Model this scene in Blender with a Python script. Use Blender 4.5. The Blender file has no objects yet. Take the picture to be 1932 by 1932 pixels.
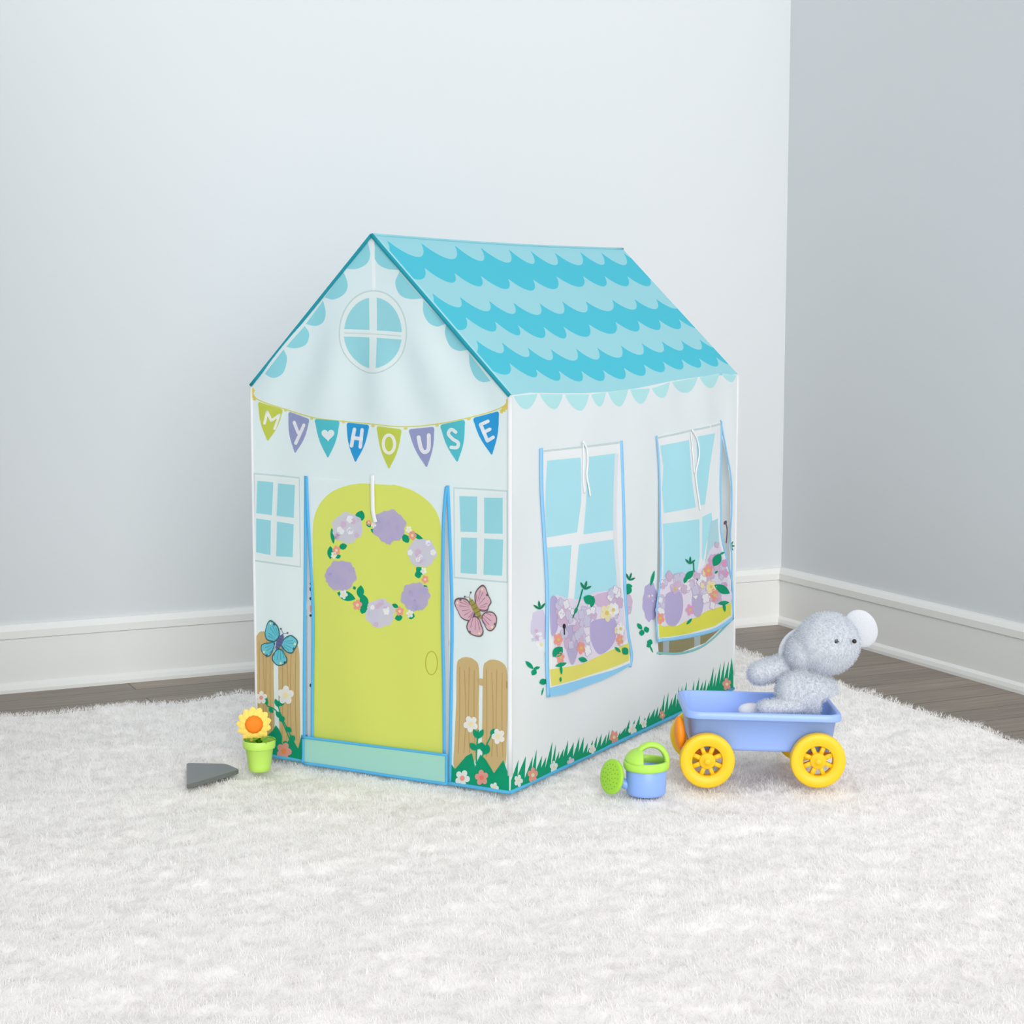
import bpy, bmesh, math, random
import numpy as np
from mathutils import Vector, Matrix
from mathutils.geometry import delaunay_2d_cdt
random.seed(7); rng = np.random.default_rng(7)
SC = bpy.context.scene; COL = SC.collection
PI = math.pi

# ------------------------------------------------------------------ camera
F, YAW, PIT = 3437.542, -0.521031, 0.115676
CAM = Vector((2.0706, -3.5984, 1.14736))
FW = Vector((math.sin(YAW)*math.cos(PIT), math.cos(YAW)*math.cos(PIT), -math.sin(PIT)))
RT = Vector((math.cos(YAW), -math.sin(YAW), 0)); UP = RT.cross(FW)
cd = bpy.data.cameras.new('camera'); cam = bpy.data.objects.new('camera', cd); COL.objects.link(cam)
cd.sensor_width = 36; cd.lens = 36*F/1932; cd.clip_start = 0.05; cd.clip_end = 60
cam.location = CAM; cam.rotation_euler = (PI/2-PIT, 0, -YAW); SC.camera = cam

def hit(px, py, p, n):
    """point of the plane (p, n) seen at the photograph's pixel"""
    d = FW + RT*((px-966)/F) + UP*((966-py)/F); n = Vector(n)
    return CAM + d*((Vector(p)-CAM).dot(n)/d.dot(n))
def on_front(px, py): q = hit(px, py, (0,0,0), (0,1,0)); return (q.x, q.z)
def on_side(px, py): q = hit(px, py, (0,0,0), (1,0,0)); return (q.y, q.z)
def on_floor(px, py, z=0.0): return hit(px, py, (0,0,z), (0,0,1))

# --------------------------------------------------------------- materials
def lin(c): return tuple(((v/255)/12.92 if v/255 <= .04045 else ((v/255+.055)/1.055)**2.4) for v in c)
MATS = {}
def mat(name, rgb, rough=.75, trans=0.0, bump=0.0, bscale=200, spec=.3, k=1.0, var=0.0):
    if name in MATS: return MATS[name]
    m = bpy.data.materials.new(name); m.use_nodes = True; nt = m.node_tree; nt.nodes.clear()
    out = nt.nodes.new('ShaderNodeOutputMaterial'); b = nt.nodes.new('ShaderNodeBsdfPrincipled')
    c = tuple(min(.97, v*k) for v in lin(rgb)) + (1,)
    b.inputs['Base Color'].default_value = c; b.inputs['Roughness'].default_value = rough
    b.inputs['Specular IOR Level'].default_value = spec
    tc = nt.nodes.new('ShaderNodeTexCoord')
    if var:
        n = nt.nodes.new('ShaderNodeTexNoise'); n.inputs['Scale'].default_value = 9; n.inputs['Detail'].default_value = 3
        nt.links.new(tc.outputs['Object'], n.inputs['Vector'])
        mx = nt.nodes.new('ShaderNodeMixRGB'); mx.inputs[1].default_value = tuple(v*(1-var) for v in c[:3])+(1,)
        mx.inputs[2].default_value = tuple(min(.97, v*(1+var)) for v in c[:3])+(1,)
        nt.links.new(n.outputs['Fac'], mx.inputs[0]); nt.links.new(mx.outputs[0], b.inputs['Base Color'])
    if bump:
        n = nt.nodes.new('ShaderNodeTexNoise'); n.inputs['Scale'].default_value = bscale; n.inputs['Detail'].default_value = 4
        nt.links.new(tc.outputs['Object'], n.inputs['Vector'])
        bp = nt.nodes.new('ShaderNodeBump'); bp.inputs['Strength'].default_value = bump; bp.inputs['Distance'].default_value = .004
        nt.links.new(n.outputs['Fac'], bp.inputs['Height']); nt.links.new(bp.outputs[0], b.inputs['Normal'])
    if trans:
        t = nt.nodes.new('ShaderNodeBsdfTranslucent'); t.inputs['Color'].default_value = c
        ms = nt.nodes.new('ShaderNodeMixShader'); ms.inputs[0].default_value = trans
        nt.links.new(b.outputs[0], ms.inputs[1]); nt.links.new(t.outputs[0], ms.inputs[2]); nt.links.new(ms.outputs[0], out.inputs[0])
    else: nt.links.new(b.outputs[0], out.inputs[0])
    MATS[name] = m; return m
FK, SK, RK = 1.0, 1.0, 1.0
def fab(name, rgb, k=1.0): return mat('fabric_'+name, rgb, rough=.7, trans=.35, bump=.10, bscale=22, spec=.25, k=k)

# ------------------------------------------------------------------ builder
class MB:
    def __init__(s): s.v = []; s.f = []; s.mi = []; s.mats = []
    def m(s, mt):
        if mt not in s.mats: s.mats.append(mt)
        return s.mats.index(mt)
    def add(s, vs, fs, mt):
        o = len(s.v); i = s.m(mt); s.v += [tuple(p) for p in vs]
        for f in fs: s.f.append(tuple(o+k for k in f)); s.mi.append(i)
    def build(s, name, parent=None, smooth=True, origin=None):
        me = bpy.data.meshes.new(name)
        me.from_pydata(s.v, [], s.f)
        for mt in s.mats: me.materials.append(mt)
        me.polygons.foreach_set('material_index', s.mi)
        me.polygons.foreach_set('use_smooth', [smooth]*len(s.f)); me.update()
        o = bpy.data.objects.new(name, me); COL.objects.link(o)
        if parent is not None: attach(o, parent)
        return o
    # --- solids
    def tube(s, pts, r, mt, seg=8, caps=True, flat=1.0, n=None):
        pts = [Vector(p) for p in pts]; k = len(pts); rs = r if isinstance(r, (list, tuple)) else [r]*k
        t0 = (pts[1]-pts[0]).normalized(); ref = Vector((0,0,1)) if abs(t0.z) < .9 else Vector((1,0,0))
        if n is not None: ref = Vector(n)
        vs = []; fs = []
        for i in range(k):
            t = (pts[min(i+1,k-1)]-pts[max(i-1,0)]).normalized()
            a = (ref - t*ref.dot(t)).normalized(); b = t.cross(a)
            if n is None: ref = a
            for j in range(seg):
                an = 2*PI*j/seg; vs.append(pts[i] + (a*math.cos(an)*flat + b*math.sin(an))*rs[i])
        for i in range(k-1):
            for j in range(seg):
                fs.append((i*seg+j, i*seg+(j+1)%seg, (i+1)*seg+(j+1)%seg, (i+1)*seg+j))
        if caps: fs.append(tuple(reversed(range(seg)))); fs.append(tuple(range((k-1)*seg, k*seg)))
        s.add(vs, fs, mt)
    def lathe(s, prof, mt, M=Matrix(), seg=40, close=False, fr=None):
        """prof: (r, z) list, turned about local z"""
        vs = []; fs = []; k = len(prof)
        for (r, z) in prof:
            for j in range(seg):
                a = 2*PI*j/seg; rr = r*(fr(a) if fr else 1); vs.append(M @ Vector((rr*math.cos(a), rr*math.sin(a), z)))
        for i in range(k if close else k-1):
            for j in range(seg):
                i2 = (i+1) % k; fs.append((i*seg+j, i*seg+(j+1)%seg, i2*seg+(j+1)%seg, i2*seg+j))
        s.add(vs, fs, mt)
    def box(s, c, h, mt, M=Matrix()):
        vs = [M @ Vector((c[0]+sx*h[0], c[1]+sy*h[1], c[2]+sz*h[2])) for sx in (-1,1) for sy in (-1,1) for sz in (-1,1)]
        s.add(vs, [(0,1,3,2),(4,6,7,5),(0,4,5,1),(2,3,7,6),(0,2,6,4),(1,5,7,3)], mt)
    def loft(s, rings, mt, M=Matrix(), cap0=True, cap1=True):
        """rings: (z, cx, cy, hx, hy, r) rounded rectangles"""
        vs = []; fs = []; n = None
        for (z, cx, cy, hx, hy, r) in rings:
            pts = []
            for (sx, sy, a0) in ((1,1,0),(-1,1,PI/2),(-1,-1,PI),(1,-1,1.5*PI)):
                for j in range(7):
                    a = a0 + j*PI/12; pts.append((cx+sx*(hx-r)+r*math.cos(a), cy+sy*(hy-r)+r*math.sin(a)))
            n = len(pts); vs += [M @ Vector((x, y, z)) for x, y in pts]
        for i in range(len(rings)-1):
            for j in range(n): fs.append((i*n+j, i*n+(j+1)%n, (i+1)*n+(j+1)%n, (i+1)*n+j))
        if cap0: fs.append(tuple(reversed(range(n))))
        if cap1: fs.append(tuple(range((len(rings)-1)*n, len(rings)*n)))
        s.add(vs, fs, mt)
    def ball(s, c, r, mt, M=Matrix(), seg=24, ring=16, bend=None):
        vs = []; fs = []; r = r if isinstance(r, (tuple, list)) else (r, r, r)
        for i in range(ring+1):
            th = PI*i/ring
            for j in range(seg):
                a = 2*PI*j/seg
                vs.append(M @ Vector((c[0]+r[0]*math.sin(th)*math.cos(a), c[1]+r[1]*math.sin(th)*math.sin(a), c[2]+r[2]*math.cos(th))))
        for i in range(ring):
            for j in range(seg): fs.append((i*seg+j, (i+1)*seg+j, (i+1)*seg+(j+1)%seg, i*seg+(j+1)%seg))
        s.add(vs, fs, mt)

def attach(o, parent):
    o.parent = parent; o.matrix_parent_inverse = parent.matrix_basis.inverted()
def tag(o, label=None, cat=None, group=None, kind=None):
    if label: o['label'] = label
    if cat: o['category'] = cat
    if group: o['group'] = group
    if kind: o['kind'] = kind
    return o
def thing(name, loc, label, cat):
    o = bpy.data.objects.new(name, None); COL.objects.link(o); o.location = loc; o.empty_display_size = .1
    return tag(o, label, cat)
def dup(o, parent, M):
    """a copy of a part (and its sub-parts) moved by M in world space"""
    c = o.copy(); COL.objects.link(c); c.parent = parent; c.matrix_parent_inverse = parent.matrix_basis.inverted()
    c.matrix_basis = M @ o.matrix_basis
    for ch in o.children:
        d = ch.copy(); COL.objects.link(d); d.parent = c
    return c

# --------------------------------------------------------------- 2-D shapes
def spline(pts, n=8, closed=False):
    P = [Vector(p) for p in pts]; k = len(P); out = []
    for i in range(k if closed else k-1):
        g = (lambda j: P[j % k]) if closed else (lambda j: P[max(0, min(k-1, j))])
        a, b, c, d = g(i-1), g(i), g(i+1), g(i+2)
        for j in range(n):
            t = j/n; out.append(.5*((2*b)+(c-a)*t+(2*a-5*b+4*c-d)*t*t+(3*b-a-3*c+d)*t**3))
    if not closed: out.append(P[-1])
    return out
def ell(cx, cy, rx, ry, n=40, rot=0.0, a0=0.0, a1=2*PI):
    c, s = math.cos(rot), math.sin(rot); o = []
    for j in range(n):
        a = a0+(a1-a0)*j/n; x, y = rx*math.cos(a), ry*math.sin(a); o.append((cx+x*c-y*s, cy+x*s+y*c))
    return o
def petals(cx, cy, rx, ry, k=5, depth=.32, rot=0.0, n=60):
    o = []
    for j in range(n):
        a = 2*PI*j/n; r = 1-1.25*depth*(1-abs(math.cos(k*a/2+rot))**.55); o.append((cx+rx*r*math.cos(a), cy+ry*r*math.sin(a)))
    return o
def leaf(x0, y0, x1, y1, w):
    d = Vector((x1-x0, y1-y0)); n = Vector((-d.y, d.x)).normalized()*w; o = []
    for j in range(9): t = j/8; q = Vector((x0,y0))+d*t+n*math.sin(PI*t)**.8; o.append(tuple(q))
    for j in range(7, 0, -1): t = j/8; q = Vector((x0,y0))+d*t-n*math.sin(PI*t)**.8; o.append(tuple(q))
    return o

class Art:
    """printed cloth: polygons given in photograph pixels are laid on a cloth surface.
    to2: pixel -> cloth coordinates; to3(a, b, off): cloth -> world"""
    EPS = .0003
    def __init__(s, to2, to3, h=.014): s.to2, s.to3, s.h, s.mb = to2, to3, h, MB()
    def new(s): s.mb = MB(); return s
    def flat(s, loops, layer, mt):
        pts = []; edges = []; bad = set()
        for lp in loops:
            L = [Vector(p).to_2d() for p in lp]; D = []
            for i in range(len(L)):
                a, b = L[i], L[(i+1) % len(L)]; k = max(1, int((b-a).length/(s.h*1.2)))
                for j in range(k): D.append(a+(b-a)*(j/k))
            o = len(pts); pts += D; edges += [(o+i, o+(i+1) % len(D)) for i in range(len(D))]
        nb = len(pts); E0 = np.array([[pts[i].x, pts[i].y, pts[j].x, pts[j].y] for i, j in edges])
        def inside(Q):
            x, y = Q[:, :1], Q[:, 1:]; x0, y0, x1, y1 = E0.T
            c = (y0 > y) != (y1 > y); dy = np.where(y1 == y0, 1e-12, y1-y0)
            return (np.sum(c & (x < x0+(y-y0)*(x1-x0)/dy), axis=1) % 2) == 1
        bx = np.array([(p.x, p.y) for p in pts]); lo, hi = bx.min(0), bx.max(0)
        gx, gy = np.meshgrid(np.arange(lo[0]+s.h*.5, hi[0], s.h), np.arange(lo[1]+s.h*.5, hi[1], s.h), indexing='ij')
        G = np.stack([gx.ravel(), gy.ravel()], 1)
        if len(G):
            G = G[inside(G)]
            if len(G): G = G[np.array([np.min(np.sum((bx-g)**2, 1)) > (s.h*.3)**2 for g in G])]
            pts = pts + [Vector(g) for g in G]
        r = delaunay_2d_cdt(pts, edges, [], 0, 1e-7, False); vs, fs = r[0], r[2]
        cen = np.array([[sum(vs[i].x for i in f)/len(f), sum(vs[i].y for i in f)/len(f)] for f in fs])
        ok = inside(cen); fs = [f for f, k in zip(fs, ok) if k]
        used = sorted({i for f in fs for i in f}); mp = {i: k for k, i in enumerate(used)}
        s.mb.add([s.to3(vs[i].x, vs[i].y, layer*s.EPS) for i in used], [tuple(mp[i] for i in f) for f in fs], mt)
    def poly(s, pts, layer, mt, smooth=0, holes=()):
        loops = [spline(pts, smooth, True) if smooth else pts] + list(holes)
        s.flat([[s.to2(*p[:2]) for p in lp] for lp in loops], layer, mt)
    def stroke(s, pts, w, layer, mt, smooth=6, cap=True):
        P = [Vector(p) for p in (spline(pts, smooth) if smooth and len(pts) > 2 else pts)]
        Q = []
        for i in range(len(P)-1):
            k = max(1, int((P[i+1]-P[i]).length/8))
            Q += [P[i]+(P[i+1]-P[i])*(j/k) for j in range(k)]
        Q.append(P[-1]); vs = []; fs = []; n = len(Q)
        ws = w if isinstance(w, (list, tuple)) else [w, w]
        for i, q in enumerate(Q):
            d = (Q[min(i+1,n-1)]-Q[max(i-1,0)]).normalized(); t = i/(n-1); ww = ws[0]+(ws[1]-ws[0])*t
            nn = Vector((-d.y, d.x))*ww/2
            for g in (q+nn, q-nn): vs.append(s.to3(*s.to2(*g), layer*s.EPS))
        for i in range(n-1): fs.append((2*i, 2*i+1, 2*i+3, 2*i+2))
        s.mb.add(vs, fs, mt)
        if cap:
            for q, ww in ((Q[0], ws[0]), (Q[-1], ws[1])):
                e = ell(q.x, q.y, ww/2, ww/2, 12); s.mb.add([s.to3(*s.to2(*p), layer*s.EPS*1.05) for p in e], [tuple(range(12))], mt)
    def ring(s, cx, cy, rx, ry, w, layer, mt):
        vs = []; n = 40
        for j in range(n):
            a = 2*PI*j/n
            for g in (1, -1): vs.append(s.to3(*s.to2(cx+(rx+g*w/2)*math.cos(a), cy+(ry+g*w/2)*math.sin(a)), layer*s.EPS))
        s.mb.add(vs, [(2*j, 2*j+1, (2*j+3) % (2*n), (2*j+2) % (2*n)) for j in range(n)], mt)
    def fill(s, pts, layer, mt): # small convex-ish mark without inner points
        c = [s.to3(*s.to2(*p[:2]), layer*s.EPS) for p in pts]; m = sum((Vector(p) for p in c), Vector())/len(c)
        n = len(c); s.mb.add(c+[m], [(i, (i+1) % n, n) for i in range(n)], mt)
    def build(s, name, parent=None, label=None, **k):
        o = s.mb.build(name, parent, **k); s.mb = MB()
        if label: o['label'] = label
        return o

# ==================================================================== ROOM
W1 = Vector((-.3416, 2.568, 0)); D = Vector((.571, .821, 0)).normalized(); RD = Vector((D.y, -D.x, 0))
FZ = -.02
ang = math.atan2(D.y, D.x)
def room_obj(name, mb, kind='structure'):
    o = mb.build(name, smooth=False); o.location = W1; o.rotation_euler = (0, 0, ang); tag(o, kind=kind); return o
# local room frame: x along the back wall (0 at the corner, negative to the left), y = -RD, so the room is y < 0
wallm = mat('wall_paint', (212, 216, 219), rough=.9, bump=.02, bscale=60, spec=.1)
trimm = mat('trim_paint', (230, 231, 229), rough=.45, spec=.4)
mb = MB(); mb.box((-1.8, .05, 1.35), (1.8, .05, 1.37), wallm); room_obj('wall_back', mb)
mb = MB()                                                   # opening left for an unseen window, added to light the corner
for (ya, yb, za, zb) in ((-4.5, -3.5, FZ, 2.72), (-1.75, .1, FZ, 2.72), (-3.5, -1.75, FZ, .55), (-3.5, -1.75, 2.15, 2.72)):
    mb.box((.05, (ya+yb)/2, (za+zb)/2), (.05, (yb-ya)/2, (zb-za)/2), wallm)
room_obj('wall_right', mb)
mb = MB()
for (ya, yb, za, zb) in ((-3.5, -3.44, .55, 2.15), (-1.81, -1.75, .55, 2.15), (-3.5, -1.75, .55, .61), (-3.5, -1.75, 2.09, 2.15), (-2.65, -2.60, .55, 2.15)):
    mb.box((.05, (ya+yb)/2, (za+zb)/2), (.03, (yb-ya)/2, (zb-za)/2), trimm)
mb.box((-.02, -2.625, .54), (.06, .93, .012), trimm); room_obj('added_window', mb)  # unseen window frame, added around the fill lamp
mb = MB(); mb.box((-3.65, -1.1, 1.35), (.05, 1.2, 1.37), wallm); room_obj('added_wall_left', mb)  # unseen wall added to dim the left, kept short to let sun past
fm = bpy.data.materials.new('plank_floor'); fm.use_nodes = True; nt = fm.node_tree; b = nt.nodes['Principled BSDF']
tc = nt.nodes.new('ShaderNodeTexCoord'); br = nt.nodes.new('ShaderNodeTexBrick')
br.inputs['Scale'].default_value = 1; br.inputs['Brick Width'].default_value = 1.2; br.inputs['Row Height'].default_value = .13
br.inputs['Mortar Size'].default_value = .002; br.offset = .37
FLOORC = (156, 144, 131)
br.inputs['Color1'].default_value = lin(FLOORC)+(1,); br.inputs['Color2'].default_value = lin((132, 122, 112))+(1,); br.inputs['Mortar'].default_value = lin((70, 64, 58))+(1,)
nt.links.new(tc.outputs['Object'], br.inputs['Vector'])
mp = nt.nodes.new('ShaderNodeMapping'); mp.inputs['Scale'].default_value = (1.2, 26, 1); nt.links.new(tc.outputs['Object'], mp.inputs['Vector'])
nz = nt.nodes.new('ShaderNodeTexNoise'); nz.inputs['Scale'].default_value = 3; nz.inputs['Detail'].default_value = 5; nt.links.new(mp.outputs[0], nz.inputs['Vector'])
rp = nt.nodes.new('ShaderNodeValToRGB'); rp.color_ramp.elements[0].position = .3; rp.color_ramp.elements[0].color = (.7,.68,.66,1); rp.color_ramp.elements[1].position = .75; rp.color_ramp.elements[1].color = (1.15,1.12,1.1,1)
nt.links.new(nz.outputs['Fac'], rp.inputs[0])
mu = nt.nodes.new('ShaderNodeMixRGB'); mu.blend_type = 'MULTIPLY'; mu.inputs[0].default_value = 1
nt.links.new(br.outputs['Color'], mu.inputs[1]); nt.links.new(rp.outputs[0], mu.inputs[2]); nt.links.new(mu.outputs[0], b.inputs['Base Color'])
b.inputs['Roughness'].default_value = .45
mb = MB(); mb.box((-1.8, -2.2, FZ-.03), (1.9, 2.3, .03), fm); room_obj('floor', mb)
def profile(length, prof, flip):
    m_ = MB(); n = len(prof); vs = []
    for t in (0, length):
        for (o, z) in prof:
            vs.append((-t, -o, z) if not flip else (-o, -t, z))
    fs = [(i, (i+1) % n, n+(i+1) % n, n+i) for i in range(n)] + [tuple(range(n)), tuple(range(2*n-1, n-1, -1))]
    m_.add(vs, fs, trimm); return m_
BP = [(0, FZ), (.030, FZ), (.030, FZ+.010), (.026, FZ+.022), (.016, FZ+.030), (.016, FZ+.155), (.0145, FZ+.158), (.0145, FZ+.161), (.022, FZ+.164), (.022, FZ+.186), (.016, FZ+.196), (.010, FZ+.204), (0, FZ+.206)]
room_obj('baseboard_back', profile(3.6, BP, False)); room_obj('baseboard_right', profile(4.4, BP, True))

# ===================================================================== RUG
KB = Vector((-1.2766, .5601, 0)); KR = Vector((-.15, 1.890, 0))      # a point on the back edge, a point on the right edge
ku = (KR-KB).dot(D); KC = KB + D*ku                                   # the back right corner
rugm = mat('rug_wool', (248, 246, 244), rough=.95, spec=.05)
pilem = mat('rug_pile', (248, 246, 245), rough=.95, spec=.05, trans=.3)
def vnoise(x, y, cell, seed):
    g = np.random.default_rng(seed).random((256, 256)); X = x/cell+50; Y = y/cell+50
    xi = np.floor(X).astype(int); yi = np.floor(Y).astype(int); fx = X-xi; fy = Y-yi; fx = fx*fx*(3-2*fx); fy = fy*fy*(3-2*fy)
    G = lambda a, b_: g[a % 256, b_ % 256]
    return (G(xi,yi)*(1-fx)+G(xi+1,yi)*fx)*(1-fy)+(G(xi,yi+1)*(1-fx)+G(xi+1,yi+1)*fx)*fy
LX, LY = 3.3, 2.98
X = Vector((RT.x, RT.y, 0)).normalized(); Y = Vector((-X.y, X.x, 0))
POT = on_floor(490, 1455); CAN = on_floor(1219, 1499); wo = on_floor(1334, 1487); SLAB = on_floor(410, 1467)
def near_things(P):
    """distance on the rug to the nearest thing standing on it"""
    x, y = P[..., 0], P[..., 1]
    dx = np.maximum(np.maximum(-.75-x, x-.008), 0); dy = np.maximum(np.maximum(-.030-y, y-1.350), 0); d = np.hypot(dx, dy)
    for c, r_ in ((POT, .027), (CAN, .047), (CAN - X*.079, .02), (SLAB, .07)): d = np.minimum(d, np.maximum(0, np.hypot(x-c.x, y-c.y)-r_))
    for (a, b_) in ((0, .0085), (.262, .0085), (0, .2635), (.262, .2635)):
        c = wo+X*a+Y*b_; u = (x-c.x)*X.x+(y-c.y)*X.y; v = (x-c.x)*Y.x+(y-c.y)*Y.y
        d = np.minimum(d, np.hypot(np.maximum(0, np.abs(u)-.02), np.maximum(0, np.abs(v)-.014)))
    return d
def rug_h(a, b_): return -.009 + .008*(vnoise(a, b_, .045, 1)-.5) + .007*(vnoise(a, b_, .018, 2)-.5) + .012*(vnoise(a, b_, .16, 3)-.5)
def quads(nx, ny):
    i = np.arange(nx-1)[:, None]*ny+np.arange(ny-1)[None, :]; return np.stack([i, i+ny, i+ny+1, i+1], -1).reshape(-1, 4)
def np_mesh(name, V, Q, mt, smooth=True):
    me = bpy.data.meshes.new(name); me.vertices.add(len(V)); me.vertices.foreach_set('co', V.astype(np.float32).ravel())
    n = len(Q); me.loops.add(n*4); me.loops.foreach_set('vertex_index', Q.astype(np.int32).ravel())
    me.polygons.add(n); me.polygons.foreach_set('loop_start', np.arange(n, dtype=np.int32)*4)
    me.polygons.foreach_set('use_smooth', np.full(n, smooth)); me.materials.append(mt); me.update(calc_edges=True); me.validate()
    o = bpy.data.objects.new(name, me); COL.objects.link(o); return o
step = .012; nx, ny = int(LX/step), int(LY/step)
A, B = np.meshgrid(np.linspace(0, LX, nx), np.linspace(0, LY, ny), indexing='ij')
edge = np.minimum(np.minimum(A, LX-A), np.minimum(B, LY-B)); Z = rug_h(A, B)
nt_ = near_things(np.stack([KC.x - D.x*B + RD.x*A, KC.y - D.y*B + RD.y*A], -1)); Z = np.where(nt_ < .03, np.minimum(Z, -.0045), Z)
Z = Z - .010*np.exp(-edge/.012)
Z = np.where(edge < 1e-6, FZ, Z)
wob = lambda t, s_: .008*(vnoise(t, t*0+s_, .07, 9)-.5)
Aw = A + np.where(A < 1e-6, wob(B, 3), 0); Bw = B + np.where(B < 1e-6, wob(A, 5), 0)
def rug_xyz(a, b_, z):
    return np.stack([KC.x - D.x*b_ + RD.x*a, KC.y - D.y*b_ + RD.y*a, z], -1)
V = rug_xyz(Aw, Bw, Z).reshape(-1, 3)
rug = np_mesh('rug', V, quads(nx, ny), rugm)
tag(rug, 'large fluffy white shag rug lying on the wood floor under the tent', 'rug')
def strands(name, P, N, L, lean, wd, mt, segs=3):
    n = len(P); side = np.cross(lean, N); side += 1e-6; side /= np.linalg.norm(side, axis=1)[:, None]
    lev = []
    for k in range(segs+1):
        t = k/segs; c = P + (N*(t-.32*t*t)[..., None] if False else N*(t-.32*t*t))*L[:, None] + lean*(t*t)*L[:, None]
        w = wd*(1-.75*t); lev += [c-side*w[:, None] if isinstance(w, np.ndarray) else c-side*w, c+side*w[:, None] if isinstance(w, np.ndarray) else c+side*w]
    V = np.stack(lev, 1).reshape(-1, 3); q = np.array([[2*k, 2*k+1, 2*k+3, 2*k+2] for k in range(segs)])
    Q = (np.arange(n)[:, None, None]*(2*(segs+1)) + q[None]).reshape(-1, 4)
    return np_mesh(name, V, Q, mt)
NS = 400000
a = rng.random(NS)*(LX-.0)-.0; b_ = rng.random(NS)*LY
P = rug_xyz(a, b_, rug_h(a, b_)-.002)
keep = np.ones(NS, bool)
P = P[keep]; a, b_ = a[keep], b_[keep]; n = len(P)
th = 2*PI*(vnoise(a, b_, .06, 11)*2.2 + rng.random(n)*.55); tilt = .35+.7*rng.random(n)
lean = np.stack([np.cos(th)*tilt, np.sin(th)*tilt, 0*th], -1)
ln_ = (.009+.009*rng.random(n)); up_ = np.clip((near_things(P)-.021)/.04, 0, 1)
roof_ = np.maximum(0, np.where(up_ < .02, 0, -.0012+.020*up_) - P[:,2])   # pressed flat under and beside the things on the rug
ln_ = np.minimum(ln_, np.maximum(roof_/.70, .0008)); ok = ln_ > .0015
P, ln_, lean = P[ok], ln_[ok], lean[ok]; n = len(P)
pile = strands('pile', P, np.tile([0, 0, 1.0], (n, 1)), ln_, lean, .0010, pilem)
tag(pile, kind='stuff'); attach(pile, rug)

# ============================================================== PLAY TENT
tent = thing('play_tent', (-.37, .66, 0), 'white fabric toy house tent with turquoise scalloped roof and yellow door', 'play tent')
cFL, cFR, cAF = on_front(474, 727), on_front(962, 746), on_front(702, 443)
bFL, bFR = on_front(484, 1428), on_front(962, 1499)
W = -cFL[0]; bFL = (bFL[0], 0.0); bFR = (0.0, 0.0); cFR = (0.0, cFR[1])
DY = 1.327
def smooth01(t): t = max(0, min(1, t)); return t*t*(3-2*t)
def front_disp(x, z):
    e = smooth01(min(-x, x+W)/.07)
    d = .0022*math.sin(9*x+2.1*z)*math.sin(4.3*z+1) + .0012*math.sin(31*x+3*math.sin(4*z))
    if z > .80:
        th = math.atan2(x-cAF[0], cAF[1]+.05-z); g = smooth01((z-.80)/.12)
        rad = math.hypot(x-cAF[0], cAF[1]-z)
        d += g*.0060*math.sin(17*th+.6)*smooth01((rad-.20)/.16)
    return d*e
def to3_front(x, z, off): return (x, -(front_disp(x, z)+off), max(z, .001))
def side_disp(y, z):
    e = smooth01(min(y, DY-y)/.08)*smooth01((.935-z)/.06)
    d = .003*math.sin(5*y+3.0*z)*math.sin(6*z+.5) + .0014*math.sin(19*y-7*z) + .0028*smooth01((z-.55)/.3)*math.sin(34*(y*.8+z*.55))*smooth01((y-.55)/.4)
    return d*e
def to3_side(y, z, off): return (side_disp(y, z)+off, y, max(z, .001))
fr = Art(on_front, to3_front, h=.010); fr.EPS = .00045; sd = Art(on_side, to3_side)
cw_f = fab('white_front', (238, 247, 247)); cw_s = fab('white', (247, 248, 249))
blue = fab('blue_binding', (104, 202, 246)); lblue = fab('pale_blue_binding', (160, 218, 250)); dblue = fab('deep_blue_binding', (62, 160, 208))
pane = fab('pane_aqua', (166, 226, 236)); line = fab('grey_line', (208, 224, 225)); aqua = fab('scallop_aqua', (156, 222, 232))
green = fab('grass_green', (10, 166, 122)); dgreen = fab('leaf_green', (20, 140, 100)); yel = fab('door_yellow', (228, 234, 118))
wht = fab('print_white', (247, 249, 250)); tan = fab('fence_tan', (214, 188, 136)); tan2 = fab('fence_grain', (196, 164, 112))
pink = fab('flower_pink', (246, 172, 158)); lav = fab('lavender', (198, 188, 226)); llav = fab('pale_lavender', (220, 218, 238)); pane_s = fab('pane_sky', (186, 236, 246)); plav = fab('pink_lavender', (224, 200, 224))
cream = fab('cream', (246, 236, 190))

# --- front wall: gable outline with the doorway cut out
door_hole = [(577, 905), (845, 922), (848, 1476), (577, 1436)]
outer = [bFL, (bFR[0], 0), cFR, cAF, cFL]
fr.flat([outer, [on_front(*p) for p in door_hole]], 0, cw_f)
# printed scallops along both gable edges
GS = [[(692,452),(698,479),(692,497),(674,507),(655,507)], [(649,513),(657,537),(650,555),(630,565),(613,561)], [(610,567),(615,589),(610,607),(595,615),(578,611)],
      [(576,615),(583,630),(576,650),(558,657),(543,654)], [(538,659),(543,676),(535,703),(518,713),(502,705)],
      [(706,452),(704,478),(713,498),(730,507),(751,509)], [(754,513),(746,534),(755,556),(774,564),(797,563)], [(799,567),(799,589),(808,608),(823,616),(838,611)],
      [(840,613),(837,630),(846,653),(862,662),(881,660)], [(884,667),(884,688),(893,711),(908,721),(925,719)]]
for g in GS:
    c = [p[:2] for p in spline(g, 5)]; fr.flat([[on_front(*p) for p in c]], 1, aqua)
fr.stroke([(704, 452), (704, 500), (705, 545)], 6, 1, wht)
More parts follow.
